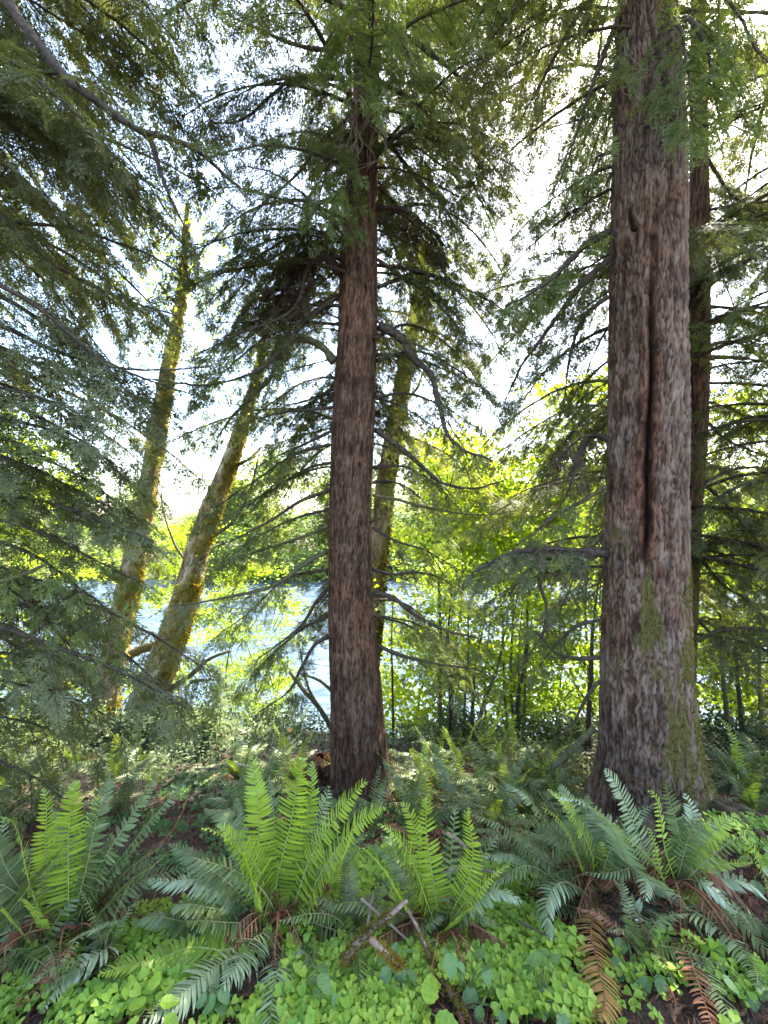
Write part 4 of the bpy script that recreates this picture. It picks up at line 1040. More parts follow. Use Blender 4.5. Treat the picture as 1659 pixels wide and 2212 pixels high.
V, Fq = leaf_cloud(np.stack([bx, by, np.maximum(G(bx, by), -4.9) + rs.uniform(.1, 2.2, n)], 1), 26000, .42, rs, .5, 1.3)
tag(link('far_undergrowth', mesh_of('far_undergrowth', V, [Fq], M['far_leaf'])), 'green thickets covering the far river bank', 'undergrowth', None, 'stuff')

# ------------------------------------------------------------------ sword ferns
def frond_geo(ctrl, width, rs, outward=None, spacing=.0165, droop=.12, start=.10, narrow=1.0, tilt=.34, ragged=0.06):
    n = 60
    C, L = resample(ctrl, n)
    w_ = np.linspace(0, 1, n)[:, None]; ph = rs.uniform(0, 6.28, 3)
    C = C + L * .018 * np.sin(w_ * rs.uniform(4, 8) + ph) * w_ * (1 + w_)
    T = norm(np.gradient(C, axis=0))
    O = np.array(outward, float) if outward is not None else (C[-1] - C[0]) * np.array([1, 1, 0])
    if np.linalg.norm(O) < .05: O = np.array([0.0, 1, 0])
    S0 = norm(np.cross(norm(O), Z))
    S = norm(S0 - T * np.sum(T * S0, 1, keepdims=True))
    N = np.cross(S, T)
    m = max(int(L * (1 - start) / spacing), 12)
    t = start + (1 - start) * (np.linspace(0, 1, m) ** 0.96)
    t = np.clip(np.concatenate([t, t + .5 / m]) + rs.normal(0, .0025, 2 * m), 0, .998)
    sg = np.r_[np.ones(m), -np.ones(m)]
    f = lambda A_: np.stack([np.interp(t, np.linspace(0, 1, n), A_[:, k]) for k in range(3)], 1)
    c, tt, ss, nn = f(C), norm(f(T)), norm(f(S)), norm(f(N))
    up = np.where(nn[:, 2:3] >= 0, 1.0, -1.0); nn = nn * up
    u = (t - start) / (1 - start)
    prof = np.minimum(.62 + 1.6 * u, 1.0) * np.clip(1 - u, 0, 1) ** .5 * (1 + .05 * rs.normal(0, 1, 2 * m)) + .035
    ln = width / 2 * prof * narrow
    if ragged:
        ln = ln * np.where(rs.rand(2 * m) < ragged, rs.uniform(.1, .7, 2 * m), 1)
    al = np.radians(8 + 34 * u ** 2 + rs.normal(0, 3.5, 2 * m))
    D = ss * (sg * np.cos(al))[:, None] + tt * np.sin(al)[:, None] + nn * (.16 + rs.normal(0, .07, 2 * m))[:, None] - Z * droop
    D = norm(D)
    tl = tilt + rs.normal(0, .10, 2 * m)
    Bw = tt * np.cos(tl)[:, None] + nn * np.sin(tl)[:, None]
    Bw = norm(Bw - D * np.sum(Bw * D, 1, keepdims=True))
    w = np.minimum(.095 * ln + .0022, spacing * .54)
    pr = []
    for s_, hw in ((0, .75), (.3, 1.0), (.7, .72)):
        cc = c + D * (ln * s_)[:, None] + tt * (ln * .16 * s_ ** 2)[:, None] - Z * (droop * .8 * ln * s_ ** 2)[:, None]
        pr += [cc - Bw * (w * hw)[:, None], cc + Bw * (w * hw)[:, None]]
    tip = c + D * ln[:, None] + tt * (ln * .2)[:, None] - Z * (droop * ln)[:, None]
    V = np.stack(pr + [tip], 1).reshape(-1, 3)
    b = np.arange(2 * m)[:, None] * 7
    q = np.vstack([b + np.array([[0, 1, 3, 2]]), b + np.array([[2, 3, 5, 4]])])
    tr = b + np.array([[4, 5, 6]])
    rv = tube(C, np.linspace(.0048, .0012, n), 5)
    return V, [tr, q], rv

STY = {'new': ('fern_new', 'rachis_new'), 'old': ('fern_old', 'rachis_old'), 'pale': ('fern_pale', 'rachis_old'), 'orange': ('fern_orange', 'rachis_dead'), 'dead': ('fern_dead', 'rachis_dead')}
def frond(parent, ctrl, width, style, seed, **kw):
    rs = np.random.RandomState(seed)
    V, Fs, rv = frond_geo(ctrl, width, rs, **kw)
    lm, rm = STY[style]
    o = link('frond', mesh_of('frond', V, Fs, M[lm]), parent)
    A_ = Acc(); A_.add(*rv)
    link('stalk', A_.mesh('stalk', M[rm], smooth=True), o)
    if style == 'orange': o['label'] = 'dying orange frond hanging down'
    if style == 'dead': o['label'] = 'dead brown frond'
    return o

HERO = []
# each frond: way points in the view (base first), depth change to the tip, style, width
def hero(label, base, d, fronds, seed, group='sword ferns in front of the trees'):
    b = P(base[0], base[1], d)
    b[2] = float(G(b[0], b[1])) + .0
    t = thing('sword_fern', label, 'fern', tuple(b), 0, group)
    # crown of old stalk bases at the middle of the plant
    rs = np.random.RandomState(seed)
    n = 40
    for k, (pts, dd, sty, wd, *o) in enumerate(fronds):
        kw = dict(o[0]) if o else {}
        q = [np.zeros(3) + np.array([rs.normal(0, .025), rs.normal(0, .025), 0])]
        m = len(pts)
        for i_, (x, y) in enumerate(pts):
            dq = d + dd * ((i_ + 1) / m) ** 1.2; clr = min(.09, .035 * (i_ + 1))
            while dq > 1.15 and P(x, y, dq)[2] < float(G(P(x, y, dq)[0], dq)) + clr: dq -= .01
            q.append(P(x, y, dq) - b)
        q = np.array(q)
        if sty == 'new' and kw.pop('hook', True):
            e_ = norm(q[-1] - q[-2]); oo = norm((q[-1] - q[0]) * np.array([1, 1, 0]) + 1e-6)
            q = np.vstack([q, q[-1] + e_ * .03 + oo * .02])
        kw.pop('hook', None)
        if sty in ('old', 'pale'): kw.setdefault('droop', .2)
        frond(t, q, wd, sty, seed * 100 + k, **kw)
    HERO.append((t, b, seed))
    A_ = Acc()
    for q in range(70):
        a = rs.uniform(0, 6.283); r = rs.uniform(0, .09)
        p0 = np.array([r * math.cos(a), r * math.sin(a), -.05])
        d_ = norm(np.array([math.cos(a) * rs.uniform(.2, 1.6), math.sin(a) * rs.uniform(.2, 1.6), rs.uniform(.3, 1)]))
        l = rs.uniform(.08, .24)
        A_.add(*tube(np.array([p0, p0 + d_ * l * .6, p0 + d_ * l - Z * .05]), [.006, .004, .0015], 3))
    o = link('root_crown', A_.mesh('root_crown', M['rachis_dead']), t); o['kind'] = 'stuff'
    for q in range(10):
        a = rs.uniform(2.6, 6.8) if q < 7 else rs.uniform(0, 6.283); l = rs.uniform(.25, .5)
        e_ = np.array([math.cos(a) * l, math.sin(a) * l, 0])
        z1 = float(G(b[0] + e_[0], b[1] + e_[1])) - b[2] + .025
        frond(t, np.array([[0, 0, .05], e_ * .4 + Z * (.12 + max(z1, 0) * .5), e_ + Z * z1]), rs.uniform(.1, .16), 'dead', seed * 100 + 60 + q, droop=.45, ragged=.35, tilt=.9)
    return t

hero('large bright fern at the left, its palest fronds upright', (150, 2015), 2.05, [
    ([(110, 2010), (62, 1894), (28, 1810), (11, 1771)], -.12, 'new', .20),
    ([(118, 1960), (87, 1830), (92, 1770), (97, 1722)], .10, 'new', .20),
    ([(148, 1928), (149, 1816), (155, 1740), (159, 1695)], .12, 'new', .24),
    ([(188, 1868), (211, 1771), (228, 1715), (237, 1678)], .28, 'old', .24),
    ([(205, 1900), (247, 1824), (281, 1765), (329, 1672)], .28, 'old', .24),
    ([(215, 1910), (267, 1844), (329, 1765), (404, 1684)], .25, 'old', .24),
    ([(240, 1930), (300, 1860), (370, 1780), (430, 1698)], .12, 'dead', .17, dict(ragged=.2)),
    ([(208, 1959), (281, 1877), (348, 1804)], .05, 'old', .2),
    ([(220, 1965), (290, 1900), (355, 1835)], -.05, 'old', .2),
    ([(200, 1965), (245, 1890), (290, 1835)], .15, 'new', .14, dict(narrow=.8)),
    ([(92, 2055), (37, 2004), (0, 1959)], -.2, 'new', .15),
    ([(105, 2030), (80, 1975), (66, 1942)], -.2, 'new', .12),
    ([(105, 1975), (20, 1880), (-50, 1800)], .15, 'old', .26),
    ([(95, 1990), (10, 1920), (-60, 1890)], .05, 'old', .26),
    ([(80, 2010), (0, 1985), (-70, 2010)], -.1, 'old', .24),
    ([(130, 1930), (118, 1830), (120, 1745)], .35, 'old', .2),
    ([(175, 1880), (190, 1800), (215, 1730)], .3, 'new', .16),
    ([(235, 2005), (180, 2025), (143, 2062)], -.35, 'pale', .16),
    ([(240, 2035), (157, 2105), (87, 2186)], -.42, 'pale', .2),
    ([(150, 2040), (90, 2120), (10, 2200)], -.45, 'dead', .2),
    ], 11)
hero('biggest upright yellow green fern, in front of and left of the middle trunk', (608, 2025), 2.05, [
    ([(567, 1935), (557, 1850), (556, 1760), (555, 1645)], .22, 'new', .25, dict(outward=(-.15, 1, 0))),
    ([(596, 1950), (602, 1880), (628, 1760), (662, 1645)], .22, 'new', .29, dict(outward=(.25, 1, 0))),
    ([(618, 1930), (645, 1810), (665, 1731), (669, 1668)], .35, 'new', .22, dict(outward=(.25, 1, 0))),
    ([(625, 1950), (642, 1895), (665, 1812), (713, 1703)], .25, 'pale', .24, dict(outward=(.5, 1, 0))),
    ([(628, 1980), (668, 1866), (712, 1790), (767, 1703)], .08, 'new', .25, dict(outward=(1, .7, 0))),
    ([(632, 1990), (696, 1886), (752, 1812), (808, 1748)], -.05, 'new', .24, dict(outward=(1, .5, 0))),
    ([(640, 1985), (700, 1900), (745, 1850), (782, 1790)], -.12, 'new', .2, dict(outward=(1, -.1, 0))),
    ([(564, 1984), (539, 1908), (510, 1838), (468, 1802)], -.15, 'new', .2, dict(outward=(-1, -.7, 0))),
    ([(585, 1970), (561, 1894), (527, 1821), (482, 1778)], -.08, 'new', .2, dict(outward=(-1, .5, 0))),
    ([(540, 1955), (500, 1911), (430, 1861), (367, 1821)], .12, 'old', .26),
    ([(545, 1970), (470, 1921), (400, 1888), (330, 1893)], .03, 'pale', .26),
    ([(545, 1985), (490, 1964), (430, 1956), (362, 1968)], -.12, 'old', .26),
    ([(540, 2005), (450, 1996), (350, 1981), (285, 1998)], -.05, 'old', .24),
    ([(545, 2020), (490, 2058), (400, 2043), (280, 2072), (208, 2128)], -.3, 'new', .22, dict(hook=False)),
    ([(555, 2040), (490, 2075), (450, 2098), (380, 2148), (300, 2210)], -.42, 'pale', .3),
    ([(590, 2003), (545, 2028), (515, 2075), (485, 2138)], -.42, 'pale', .27),
    ([(608, 2070), (602, 2105), (590, 2155), (575, 2225)], -.42, 'pale', .24),
    ([(640, 2040), (665, 2075), (692, 2130)], -.3, 'pale', .16),
    ([(640, 2020), (672, 2030), (690, 2080)], -.2, 'old', .16),
    ([(560, 1930), (520, 1820), (502, 1720)], .4, 'old', .2, dict(outward=(-.5, 1, 0))),
    ([(570, 1900), (490, 1780), (440, 1730)], .4, 'old', .22, dict(outward=(-1, 1, 0))),
    ([(600, 1880), (588, 1760), (590, 1680)], .45, 'old', .18, dict(outward=(0, 1, 0))),
    ([(550, 1990), (480, 1990), (400, 2010)], -.25, 'old', .24),
    ], 12)
hero('slim bright fern right of the biggest one, five light fronds upright', (953, 2030), 2.0, [
    ([(918, 2035), (880, 1964), (835, 1880), (782, 1835)], -.15, 'new', .15, dict(outward=(-1, -.5, 0))),
    ([(940, 1998), (914, 1922), (880, 1849), (835, 1778)], -.02, 'new', .19, dict(outward=(-1, .3, 0))),
    ([(935, 1970), (903, 1886), (897, 1816), (883, 1750)], .18, 'new', .20, dict(outward=(-.3, 1, 0))),
    ([(948, 1985), (936, 1914), (931, 1835), (920, 1753)], .1, 'new', .22, dict(outward=(-.15, 1, 0))),
    ([(975, 1975), (1007, 1900), (1021, 1830), (1018, 1770)], .06, 'new', .19, dict(outward=(.7, 1, 0))),
    ([(993, 1967), (1035, 1925), (1074, 1883)], .0, 'new', .14),
    ([(985, 1985), (1029, 1945), (1077, 1922), (1133, 1941)], -.05, 'pale', .2),
    ([(967, 2015), (982, 1998), (1012, 1966)], -.12, 'new', .16),
    ([(990, 2000), (1030, 1975), (1080, 1990)], -.1, 'old', .18),
    ([(935, 2050), (890, 2080), (850, 2140)], -.3, 'pale', .17),
    ], 13)
hero('dark wide fern left of the seamed spruce, a dying orange frond hanging from it', (1296, 1965), 2.25, [
    ([(1245, 1876), (1190, 1776), (1140, 1721), (1087, 1707)], .12, 'old', .26),
    ([(1215, 1880), (1140, 1836), (1080, 1786), (1030, 1766)], .1, 'old', .26),
    ([(1240, 1905), (1180, 1874), (1100, 1846), (1035, 1853)], .0, 'pale', .22),
    ([(1245, 1920), (1190, 1900), (1130, 1872), (1077, 1893)], -.15, 'old', .24),
    ([(1262, 1921), (1212, 1906), (1176, 1951), (1180, 2028)], -.32, 'pale', .22),
    ([(1265, 1886), (1230, 1816), (1208, 1770), (1192, 1748)], .0, 'new', .17, dict(outward=(-1, .5, 0))),
    ([(1280, 1851), (1245, 1771), (1215, 1725), (1194, 1707)], .1, 'new', .19, dict(outward=(-1, .8, 0))),
    ([(1305, 1900), (1304, 1870), (1300, 1836)], .05, 'new', .13),
    ([(1280, 2010), (1290, 2060), (1296, 2130), (1282, 2215)], -.38, 'orange', .25, dict(outward=(0, -1, 0), ragged=.14, tilt=.2, droop=.3)),
    ([(1250, 1960), (1200, 1950), (1150, 1975)], -.2, 'old', .22),
    ([(1270, 1850), (1235, 1760), (1215, 1690)], .35, 'old', .2),
    ([(1310, 1900), (1330, 1840), (1360, 1800)], .2, 'old', .2),
    ([(1235, 1900), (1160, 1830), (1110, 1790)], .3, 'old', .24),
    ], 14)
hero('pale fern leaning on the foot of the seamed spruce', (1450, 1985), 2.2, [
    ([(1385, 1916), (1354, 1866), (1314, 1788), (1264, 1736), (1214, 1718)], .0, 'pale', .26, dict(outward=(-1, -.55, 0))),
    ([(1425, 1900), (1384, 1806), (1344, 1726), (1300, 1670)], .15, 'pale', .24, dict(outward=(-.5, 1, 0))),
    ([(1459, 1906), (1439, 1836), (1424, 1766), (1404, 1722)], -.1, 'new', .13, dict(outward=(-.4, 1, 0), spacing=.026)),
    ([(1440, 1920), (1408, 1860), (1349, 1806), (1329, 1780)], -.08, 'new', .08, dict(outward=(-.4, 1, 0), spacing=.026)),
    ([(1445, 1930), (1425, 1880), (1415, 1830), (1408, 1800)], -.15, 'new', .07, dict(outward=(-.2, 1, 0), spacing=.026)),
    ([(1452, 1900), (1462, 1820), (1458, 1746), (1442, 1688)], .15, 'old', .22, dict(outward=(-.1, 1, 0))),
    ([(1460, 1900), (1480, 1820), (1490, 1760), (1482, 1710)], .2, 'pale', .2, dict(outward=(.2, 1, 0))),
    ([(1482, 1896), (1520, 1830), (1548, 1785), (1567, 1758)], .05, 'new', .2, dict(outward=(.6, 1, 0))),
    ([(1480, 1905), (1510, 1840), (1530, 1800), (1549, 1778)], .12, 'pale', .22, dict(outward=(.5, 1, 0))),
    ([(1480, 1930), (1529, 1906), (1609, 1906), (1654, 1943)], -.05, 'pale', .2),
    ([(1475, 1925), (1509, 1903), (1569, 1941), (1614, 1998)], -.2, 'pale', .17),
    ([(1480, 1965), (1504, 1968), (1569, 2014), (1614, 2076), (1649, 2168)], -.38, 'pale', .18),
    ([(1430, 1985), (1394, 1984), (1359, 1941), (1322, 1912)], -.15, 'pale', .2),
    ([(1440, 1940), (1425, 1905), (1404, 1903), (1389, 1948)], -.25, 'pale', .2),
    ([(1455, 2020), (1494, 2056), (1554, 2126), (1612, 2216)], -.42, 'pale', .22),
    ([(1490, 1975), (1560, 1975), (1620, 2010), (1690, 2070)], -.15, 'old', .24),
    ([(1490, 1960), (1570, 1955), (1640, 1985), (1700, 2030)], .0, 'old', .24),
    ([(1470, 2010), (1500, 2080), (1530, 2160), (1540, 2230)], -.45, 'dead', .18),
    ([(1480, 1940), (1540, 1880), (1610, 1860)], .12, 'new', .16),
    ], 15)

# ferns farther back, made of shared fronds
def proto_frond(seed, style, L, rise, arch, width):
    rs = np.random.RandomState(seed)
    u = np.linspace(0, 1, 5)
    pts = np.stack([L * (.25 * u + .75 * u ** 1.4) * math.cos(rise), 0.02 * np.sin(u * 4 + seed), L * (math.sin(rise) * u * 1.15 - arch * u ** 2.2)], 1)
    V, Fs, rv = frond_geo(pts, width, rs, droop=.2 if style != 'new' else .1, outward=(1, 0, 0), spacing=.026)
    lm, rm = STY[style]
    A_ = Acc(); A_.add(*rv)
    return mesh_of('frond', V, Fs, M[lm]), A_.mesh('stalk', M[rm], smooth=True)
FP = {'old': [proto_frond(1, 'old', .85, .9, .45, .22), proto_frond(2, 'old', .95, .6, .5, .24), proto_frond(3, 'old', .8, 1.15, .35, .2), proto_frond(4, 'old', .9, .75, .6, .22)],
      'new': [proto_frond(5, 'new', .8, 1.15, .3, .2), proto_frond(6, 'new', .7, .95, .35, .18), proto_frond(7, 'new', .85, 1.25, .2, .2)],
      'dead': [proto_frond(8, 'dead', .6, .4, .5, .16)]}
for t, b, sd_ in HERO:
    rs = np.random.RandomState(sd_ + 50)
    for q in range(6):
        az = rs.uniform(-.3, 3.4)
        fm, sm = FP['old'][rs.randint(4)]
        o = link('frond', fm, t, (0, 0, -.02)); s_ = rs.uniform(.65, .9)
        o.scale = (s_,) * 3; o.rotation_euler = (rs.normal(0, .15), rs.uniform(-.25, .25), az)
        link('stalk', sm, o)
def small_fern(label, px, py, n_old, n_new, sc, seed, d=None, n_dead=2):
    # the spot on the slope that this fern grows from
    ds = np.linspace(1.9, 9, 300)
    pts = np.stack([P(px, py, q) for q in ds]); gap = pts[:, 2] - G(pts[:, 0], pts[:, 1])
    if d is None:
        k = np.where(gap <= 0)[0]; d = ds[k[0]] if len(k) else 7.5
    x = (px - PW / 2) / F * d
    rs = np.random.RandomState(seed)
    t = thing('sword_fern', label, 'fern', (x, d, float(G(x, d))), rs.uniform(0, 6), 'ferns on the slope behind')
    n = n_old + n_new + n_dead
    kinds = ['old'] * n_old + ['new'] * n_new + ['dead'] * n_dead
    rs.shuffle(kinds)
    for i_, kd in enumerate(kinds):
        fm, sm = FP[kd][rs.randint(len(FP[kd]))]
        o = link('frond', fm, t); s = sc * rs.uniform(.75, 1.15)
        o.scale = (s, s * (1 if rs.rand() < .5 else -1), s)
        o.rotation_euler = (rs.normal(0, .12), rs.normal(0, .15), i_ / n * 6.283 + rs.normal(0, .2))
        link('stalk', sm, o)
        if kd == 'dead': o['label'] = 'dead brown frond'
    return t
SF = [
    ('dark fern right below the foot of the middle trunk', 905, 1800, 9, 1, .75), ('brownish dull fern between the slim bright fern and the middle trunk', 985, 1790, 9, 0, .8),
    ('dusky fern hugging the near side of the middle trunk base', 800, 1800, 8, 0, .7), ('dark fern tucked behind the wide fern, left of the spruce foot', 1140, 1760, 9, 0, .8),
    ('fern with two light fronds right of the middle trunk base', 900, 1685, 7, 3, .8), ('mid green fern under the sapling clump', 990, 1660, 8, 4, .95),
    ('tall fern rising in front of the sapling clump', 1050, 1650, 6, 5, 1.0), ('light fern at the bank edge below the lone mossy sapling', 1110, 1640, 4, 5, .85),
    ('dull fern halfway between the trunks, low on the slope', 1075, 1700, 8, 2, .8), ('fern in shade close left of the spruce, behind the mossy limb', 1180, 1700, 8, 1, .8),
    ('blue green fern at the left edge behind the bright left fern', 20, 1720, 11, 1, 1.0), ('dark spreading fern at the left edge, lower than the blue green one', -10, 1800, 10, 0, .9),
    ('yellow green fern with three upright fronds on the left slope', 165, 1665, 4, 5, .85), ('dark fern just behind the tall fronds of the bright left fern', 255, 1760, 10, 0, .75),
    ('shaded fern left of the dark clover patch', 330, 1700, 8, 0, .7), ('dark fern behind the biggest fern', 520, 1790, 11, 0, .75),
    ('low spreading fern on the bank left of the middle trunk', 555, 1605, 12, 0, .85), ('fern beside the rotten stump at the middle trunk', 620, 1640, 7, 2, .6),
    ('light fern on the bank edge below the leaning alders', 470, 1600, 6, 4, .8), ('bank edge fern left of the low spreading one', 420, 1595, 5, 4, .8),
    ('bank edge fern at the foot of the thicker leaning alder', 330, 1590, 6, 5, .9), ('bank edge fern at the foot of the first leaning alder', 235, 1590, 6, 5, .9),
    ('fern low on the bank at the left edge', 70, 1620, 7, 4, 1.0), ('fern on the bank edge nearest to the middle trunk', 640, 1600, 7, 3, .8),
    ('dark fern right of the spruce roots', 1620, 1760, 8, 1, .8), ('shaded fern behind the spruce on the dark slope', 1580, 1690, 9, 1, .9),
    ('small fern in the foreground sorrel by the broken stick', 880, 2120, 6, 0, .42), ('half hidden dark fern at the lower left corner', -20, 2060, 8, 1, .8),
    ('dark low fern under the slim bright one, by the sorrel', 760, 2030, 7, 0, .55), ('grey green fern filling the gap right of the slim bright fern', 1120, 1860, 10, 0, .7),
    ('old drooping fern filling the lower left corner', 60, 2130, 9, 0, .6), ('low old fern between the left fern and the lower left sorrel', 225, 2110, 8, 0, .5), ('dark fern behind the left fern, over the bare soil', 60, 1790, 9, 1, .7),
    ('old drooping fern at the lower right corner', 1690, 2060, 8, 2, .7), ('little fern under the orange frond', 1380, 2060, 6, 0, .5),
]
for lab, spots in [
    ('fern in the dark strip left of the rotten stump', [(600, 1680), (520, 1690), (570, 1720), (640, 1700)]),
    ('fern on the shaded far left of the slope', [(60, 1690), (110, 1720), (240, 1700), (300, 1660)]),
    ('fern crowded in the shade right of the middle trunk', [(880, 1740), (950, 1720), (1010, 1730), (940, 1660)]),
    ('fern crowded in the shade left of the seamed spruce', [(1100, 1740), (1150, 1720), (1210, 1740), (1060, 1790)]),
    ('fern on the bank edge before the sapling clump', [(890, 1620), (960, 1610), (1040, 1615), (1080, 1600)]),
    ('fern in the shade right of the seamed spruce', [(1600, 1700), (1640, 1730), (1655, 1680)])]:
    spots = sorted(spots); m = len(spots)
    for q, (px, py) in enumerate(spots):
        wh = 'leftmost' if q == 0 else 'rightmost' if q == m - 1 else ('second' if q == 1 else 'third') + ' from the left'
        SF.append(('%s of %s %ss' % (wh, {3: 'three', 4: 'four'}[m], lab.split(' ')[0]) + lab[lab.index(' '):], px, py, 10, len(SF) % 3, .85))
for k, (lab, px, py, no, nn_, sc) in enumerate(SF):
    small_fern(lab, px, py, no, nn_, sc, 1000 + k)

# ------------------------------------------------------------------ shrubs
def shrub(name, label, px, py, d, w, h, n, size, leafm, seed, cat='shrub'):
    x = (px - PW / 2) / F * d; g = float(G(x, d))
    rs = np.random.RandomState(seed)
    t = thing(name, label, cat, (x, d, g))
    A_ = Acc(); cc = []
    for k in range(16):
        a = rs.uniform(0, 6.283); r = w * math.sqrt(rs.rand()); top = np.array([r * math.cos(a), r * math.sin(a) * .7, h * rs.uniform(.35, 1) * (1.1 - .4 * r / w)])
        A_.add(*tube(np.array([[rs.normal(0, .06), rs.normal(0, .06), -.08], top * np.array([.6, .6, .55]), top]), [.01, .007, .003], 4))
        cc += [top, top * np.array([.85, .85, .75]), top * np.array([.7, .7, .5])]
    link('stem', A_.mesh('stem', M['twig'], smooth=True), t)
    V, Fq = leaf_cloud(cc, n, size, rs, .6, w * .2)
    link('foliage', mesh_of('foliage', V, [Fq], M[leafm]), t)
for k, a in enumerate([
    ('salal_shrub', 'glossy dark salal below the leaning alders', 270, 1600, 6.4, .75, .55, 1500, .07, 'shrub'),
    ('salal_shrub', 'glossy dark salal left of the low spreading fern', 420, 1620, 6.2, .5, .45, 800, .065, 'shrub'),
    ('bank_bush', 'olive bush at the left edge of the bank', 40, 1600, 6.6, 1.0, .8, 2200, .06, 'bush'),
    ('bank_bush', 'olive bush between the left edge and the first leaning alder', 150, 1580, 7.4, .8, .5, 1400, .06, 'bush'),
    ('bank_bush', 'bushy growth round the foot of the thicker leaning alder', 330, 1560, 7.6, .8, .6, 1700, .06, 'bush'),
    ('bank_bush', 'loose bush on the bank behind the dark salal', 450, 1560, 7.6, .7, .5, 1100, .06, 'bush'),
    ('bank_bush', 'twiggy bush before the water left of the middle trunk', 620, 1560, 7.8, .7, .6, 1100, .05, 'bush'),
    ('bank_bush', 'leafy bush under the sapling clump', 1000, 1590, 7.6, .8, .6, 1500, .06, 'bush'),
    ('bank_bush', 'leafy bush on the bank left of the seamed spruce', 1200, 1610, 7.2, .8, .6, 1600, .06, 'bush'),
    ('bank_bush', 'dark bush right of the spruce by the three saplings', 1600, 1640, 6.8, .9, .7, 1800, .06, 'shrub'),
    ('young_hemlock', 'soft low hemlock seedling beside the spruce foot', 1200, 1690, 4.6, .6, .45, 2600, .035, 'needles'),
    ('young_hemlock', 'feathery hemlock seedling by the upright mossy limb', 1100, 1660, 5.6, .5, .5, 2000, .035, 'needles_pale'),
    ]):
    shrub(*a, 1200 + k)

rs = np.random.RandomState(31)
n = 4200
bx = rs.uniform(-7.5, 7, n); by = 3.6 + 6.0 * rs.rand(n) ** .7
k = fbm(bx * .9 + 3, by * .9, o=3) > .40
bx, by = bx[k], by[k]
V, Fq = leaf_cloud(np.stack([bx, by, G(bx, by) + rs.uniform(.03, .34, len(bx)) * np.clip((by - 4.2) / 2.4, .2, 1)], 1), 26000, .05, rs, .35, .10)
tag(link('bank_undergrowth', mesh_of('bank_undergrowth', V, [Fq], M['shrub'])), 'low leafy undergrowth spread over the bank before the water', 'undergrowth', None, 'stuff')

# tall slender leafy seedlings before the water on the left
for k, (px, base, top, lab) in enumerate([(385, 1600, 1455, 'slender hemlock seedling in front of the thicker leaning alder'), (470, 1600, 1440, 'slender leafy seedling right of the thicker leaning alder')]):
    d = 6.6
    b = P(px, base, d); b[2] = float(G(b[0], d))
    t = thing('seedling', lab, 'seedling', tuple(b), 0, 'slender seedlings before the water')
    tp = P(px + 5, top, d) - b
    limb(t, np.array([[0, 0, -.1], tp * .5 + np.array([.03, 0, 0]), tp]), .012, .004, 'twig', 6, k, 'stem')
    rs = np.random.RandomState(k + 5)
    m = 34; O = np.array([tp * f for f in np.linspace(.25, 1, m)]); a = rs.uniform(0, 6.283, m)
    A_ = np.stack([np.cos(a), np.sin(a), -.15 + 0 * a], 1)
    V, Fq = place_sprays(O, A_, np.tile(Z, (m, 1)), np.linspace(.42, .15, m), rs)
    link('foliage', mesh_of('foliage', V, [Fq], M['needles_pale']), t)

# rotten stump beside the middle trunk
st = thing('rotten_stump', 'crumbling red brown stump against the left side of the middle trunk', 'stump', tuple(P(692, 1715, 4.55)))
so_ = np.array(st.location)
q = np.array([[0, 0, -.25, .24], [0, 0, 0, .2], [0, 0, .2, .17], [.01, 0, .36, .14], [.02, 0, .42, .05]])
me, Xs, mos = trunk_mesh('wood', q, 70, 60, (.04, .07), .05, M['bark'], moss=mossy, seed=61, bumps=.25)
link('wood', me, st)
tufts(Xs, np.clip(mos + .2, 0, 1), 900, .04, 62, M['fern_dead'], 'bark_crumbs', st)
tufts(Xs, mos, 500, .04, 63, M['moss'], 'moss', st)

# ------------------------------------------------------------------ wood sorrel, litter
def sorrel(name, label, cx, cy, sx, sy, n, size, seed, hgt=(.04, .12), leafm='clover'):
    rs = np.random.RandomState(seed)
    x = cx + rs.uniform(-1, 1, n * 2) * sx; y = cy + rs.uniform(-1, 1, n * 2) * sy
    keep = (((x - cx) / sx) ** 2 + ((y - cy) / sy) ** 2 < 1) & (fbm(x * 3.3 + seed, y * 3.3, o=3) > .40)
    x, y = x[keep][:n], y[keep][:n]; n = len(x)
    z = G(x, y) + rs.uniform(*hgt, n)
    p = np.stack([x, y, z], 1)
    up = norm(Z + rs.normal(0, .28, (n, 3)) + np.array([0, -.22, 0]))
    a0 = rs.uniform(0, 6.283, n)
    A_ = Acc()
    ex = norm(np.cross(up, np.array([0, 1.0, 0.1]))); ey = np.cross(up, ex)
    sz = size * rs.uniform(.45, 1.35, n)
    for k in range(3):
        a = a0 + k * 2.094 + rs.normal(0, .1, n)
        d = ex * np.cos(a)[:, None] + ey * np.sin(a)[:, None]; s = np.cross(up, d)
        fold = rs.uniform(.05, .4, n)[:, None]; dn = rs.uniform(-.35, .12, n)[:, None]
        def pt(l, w): return p + sz[:, None] * (d * l + s * w + up * (abs(w) * fold + dn * l * l))
        V = np.stack([pt(.04, 0), pt(.45, .36), pt(.82, .46), pt(1.02, .26), pt(.86, 0), pt(1.02, -.26), pt(.82, -.46), pt(.45, -.36)], 1).reshape(-1, 3)
        b = np.arange(n)[:, None] * 8
        A_.add(V, np.vstack([b + np.array([[0, 1, 2, 4]]), b + np.array([[0, 4, 6, 7]])]), np.vstack([b + np.array([[2, 3, 4]]), b + np.array([[4, 5, 6]])]))
    foot = np.stack([x + rs.normal(0, .015, n), y + rs.normal(0, .015, n), G(x, y) - .01], 1)
    w = np.array([.0014, 0, 0])
    V = np.stack([foot - w, foot + w, p + w * .6, p - w * .6], 1).reshape(-1, 3)
    A_.add(V, np.arange(4 * n).reshape(n, 4))
    o = link(name, A_.mesh(name, M[leafm]))
    return tag(o, label, 'ground cover', None, 'stuff')
SH = (.025, .075)
sorrel('wood_sorrel', 'patchy wood sorrel filling the gaps between the front ferns', .1, 2.1, 1.5, .65, 1500, .036, 8, (.02, .06))
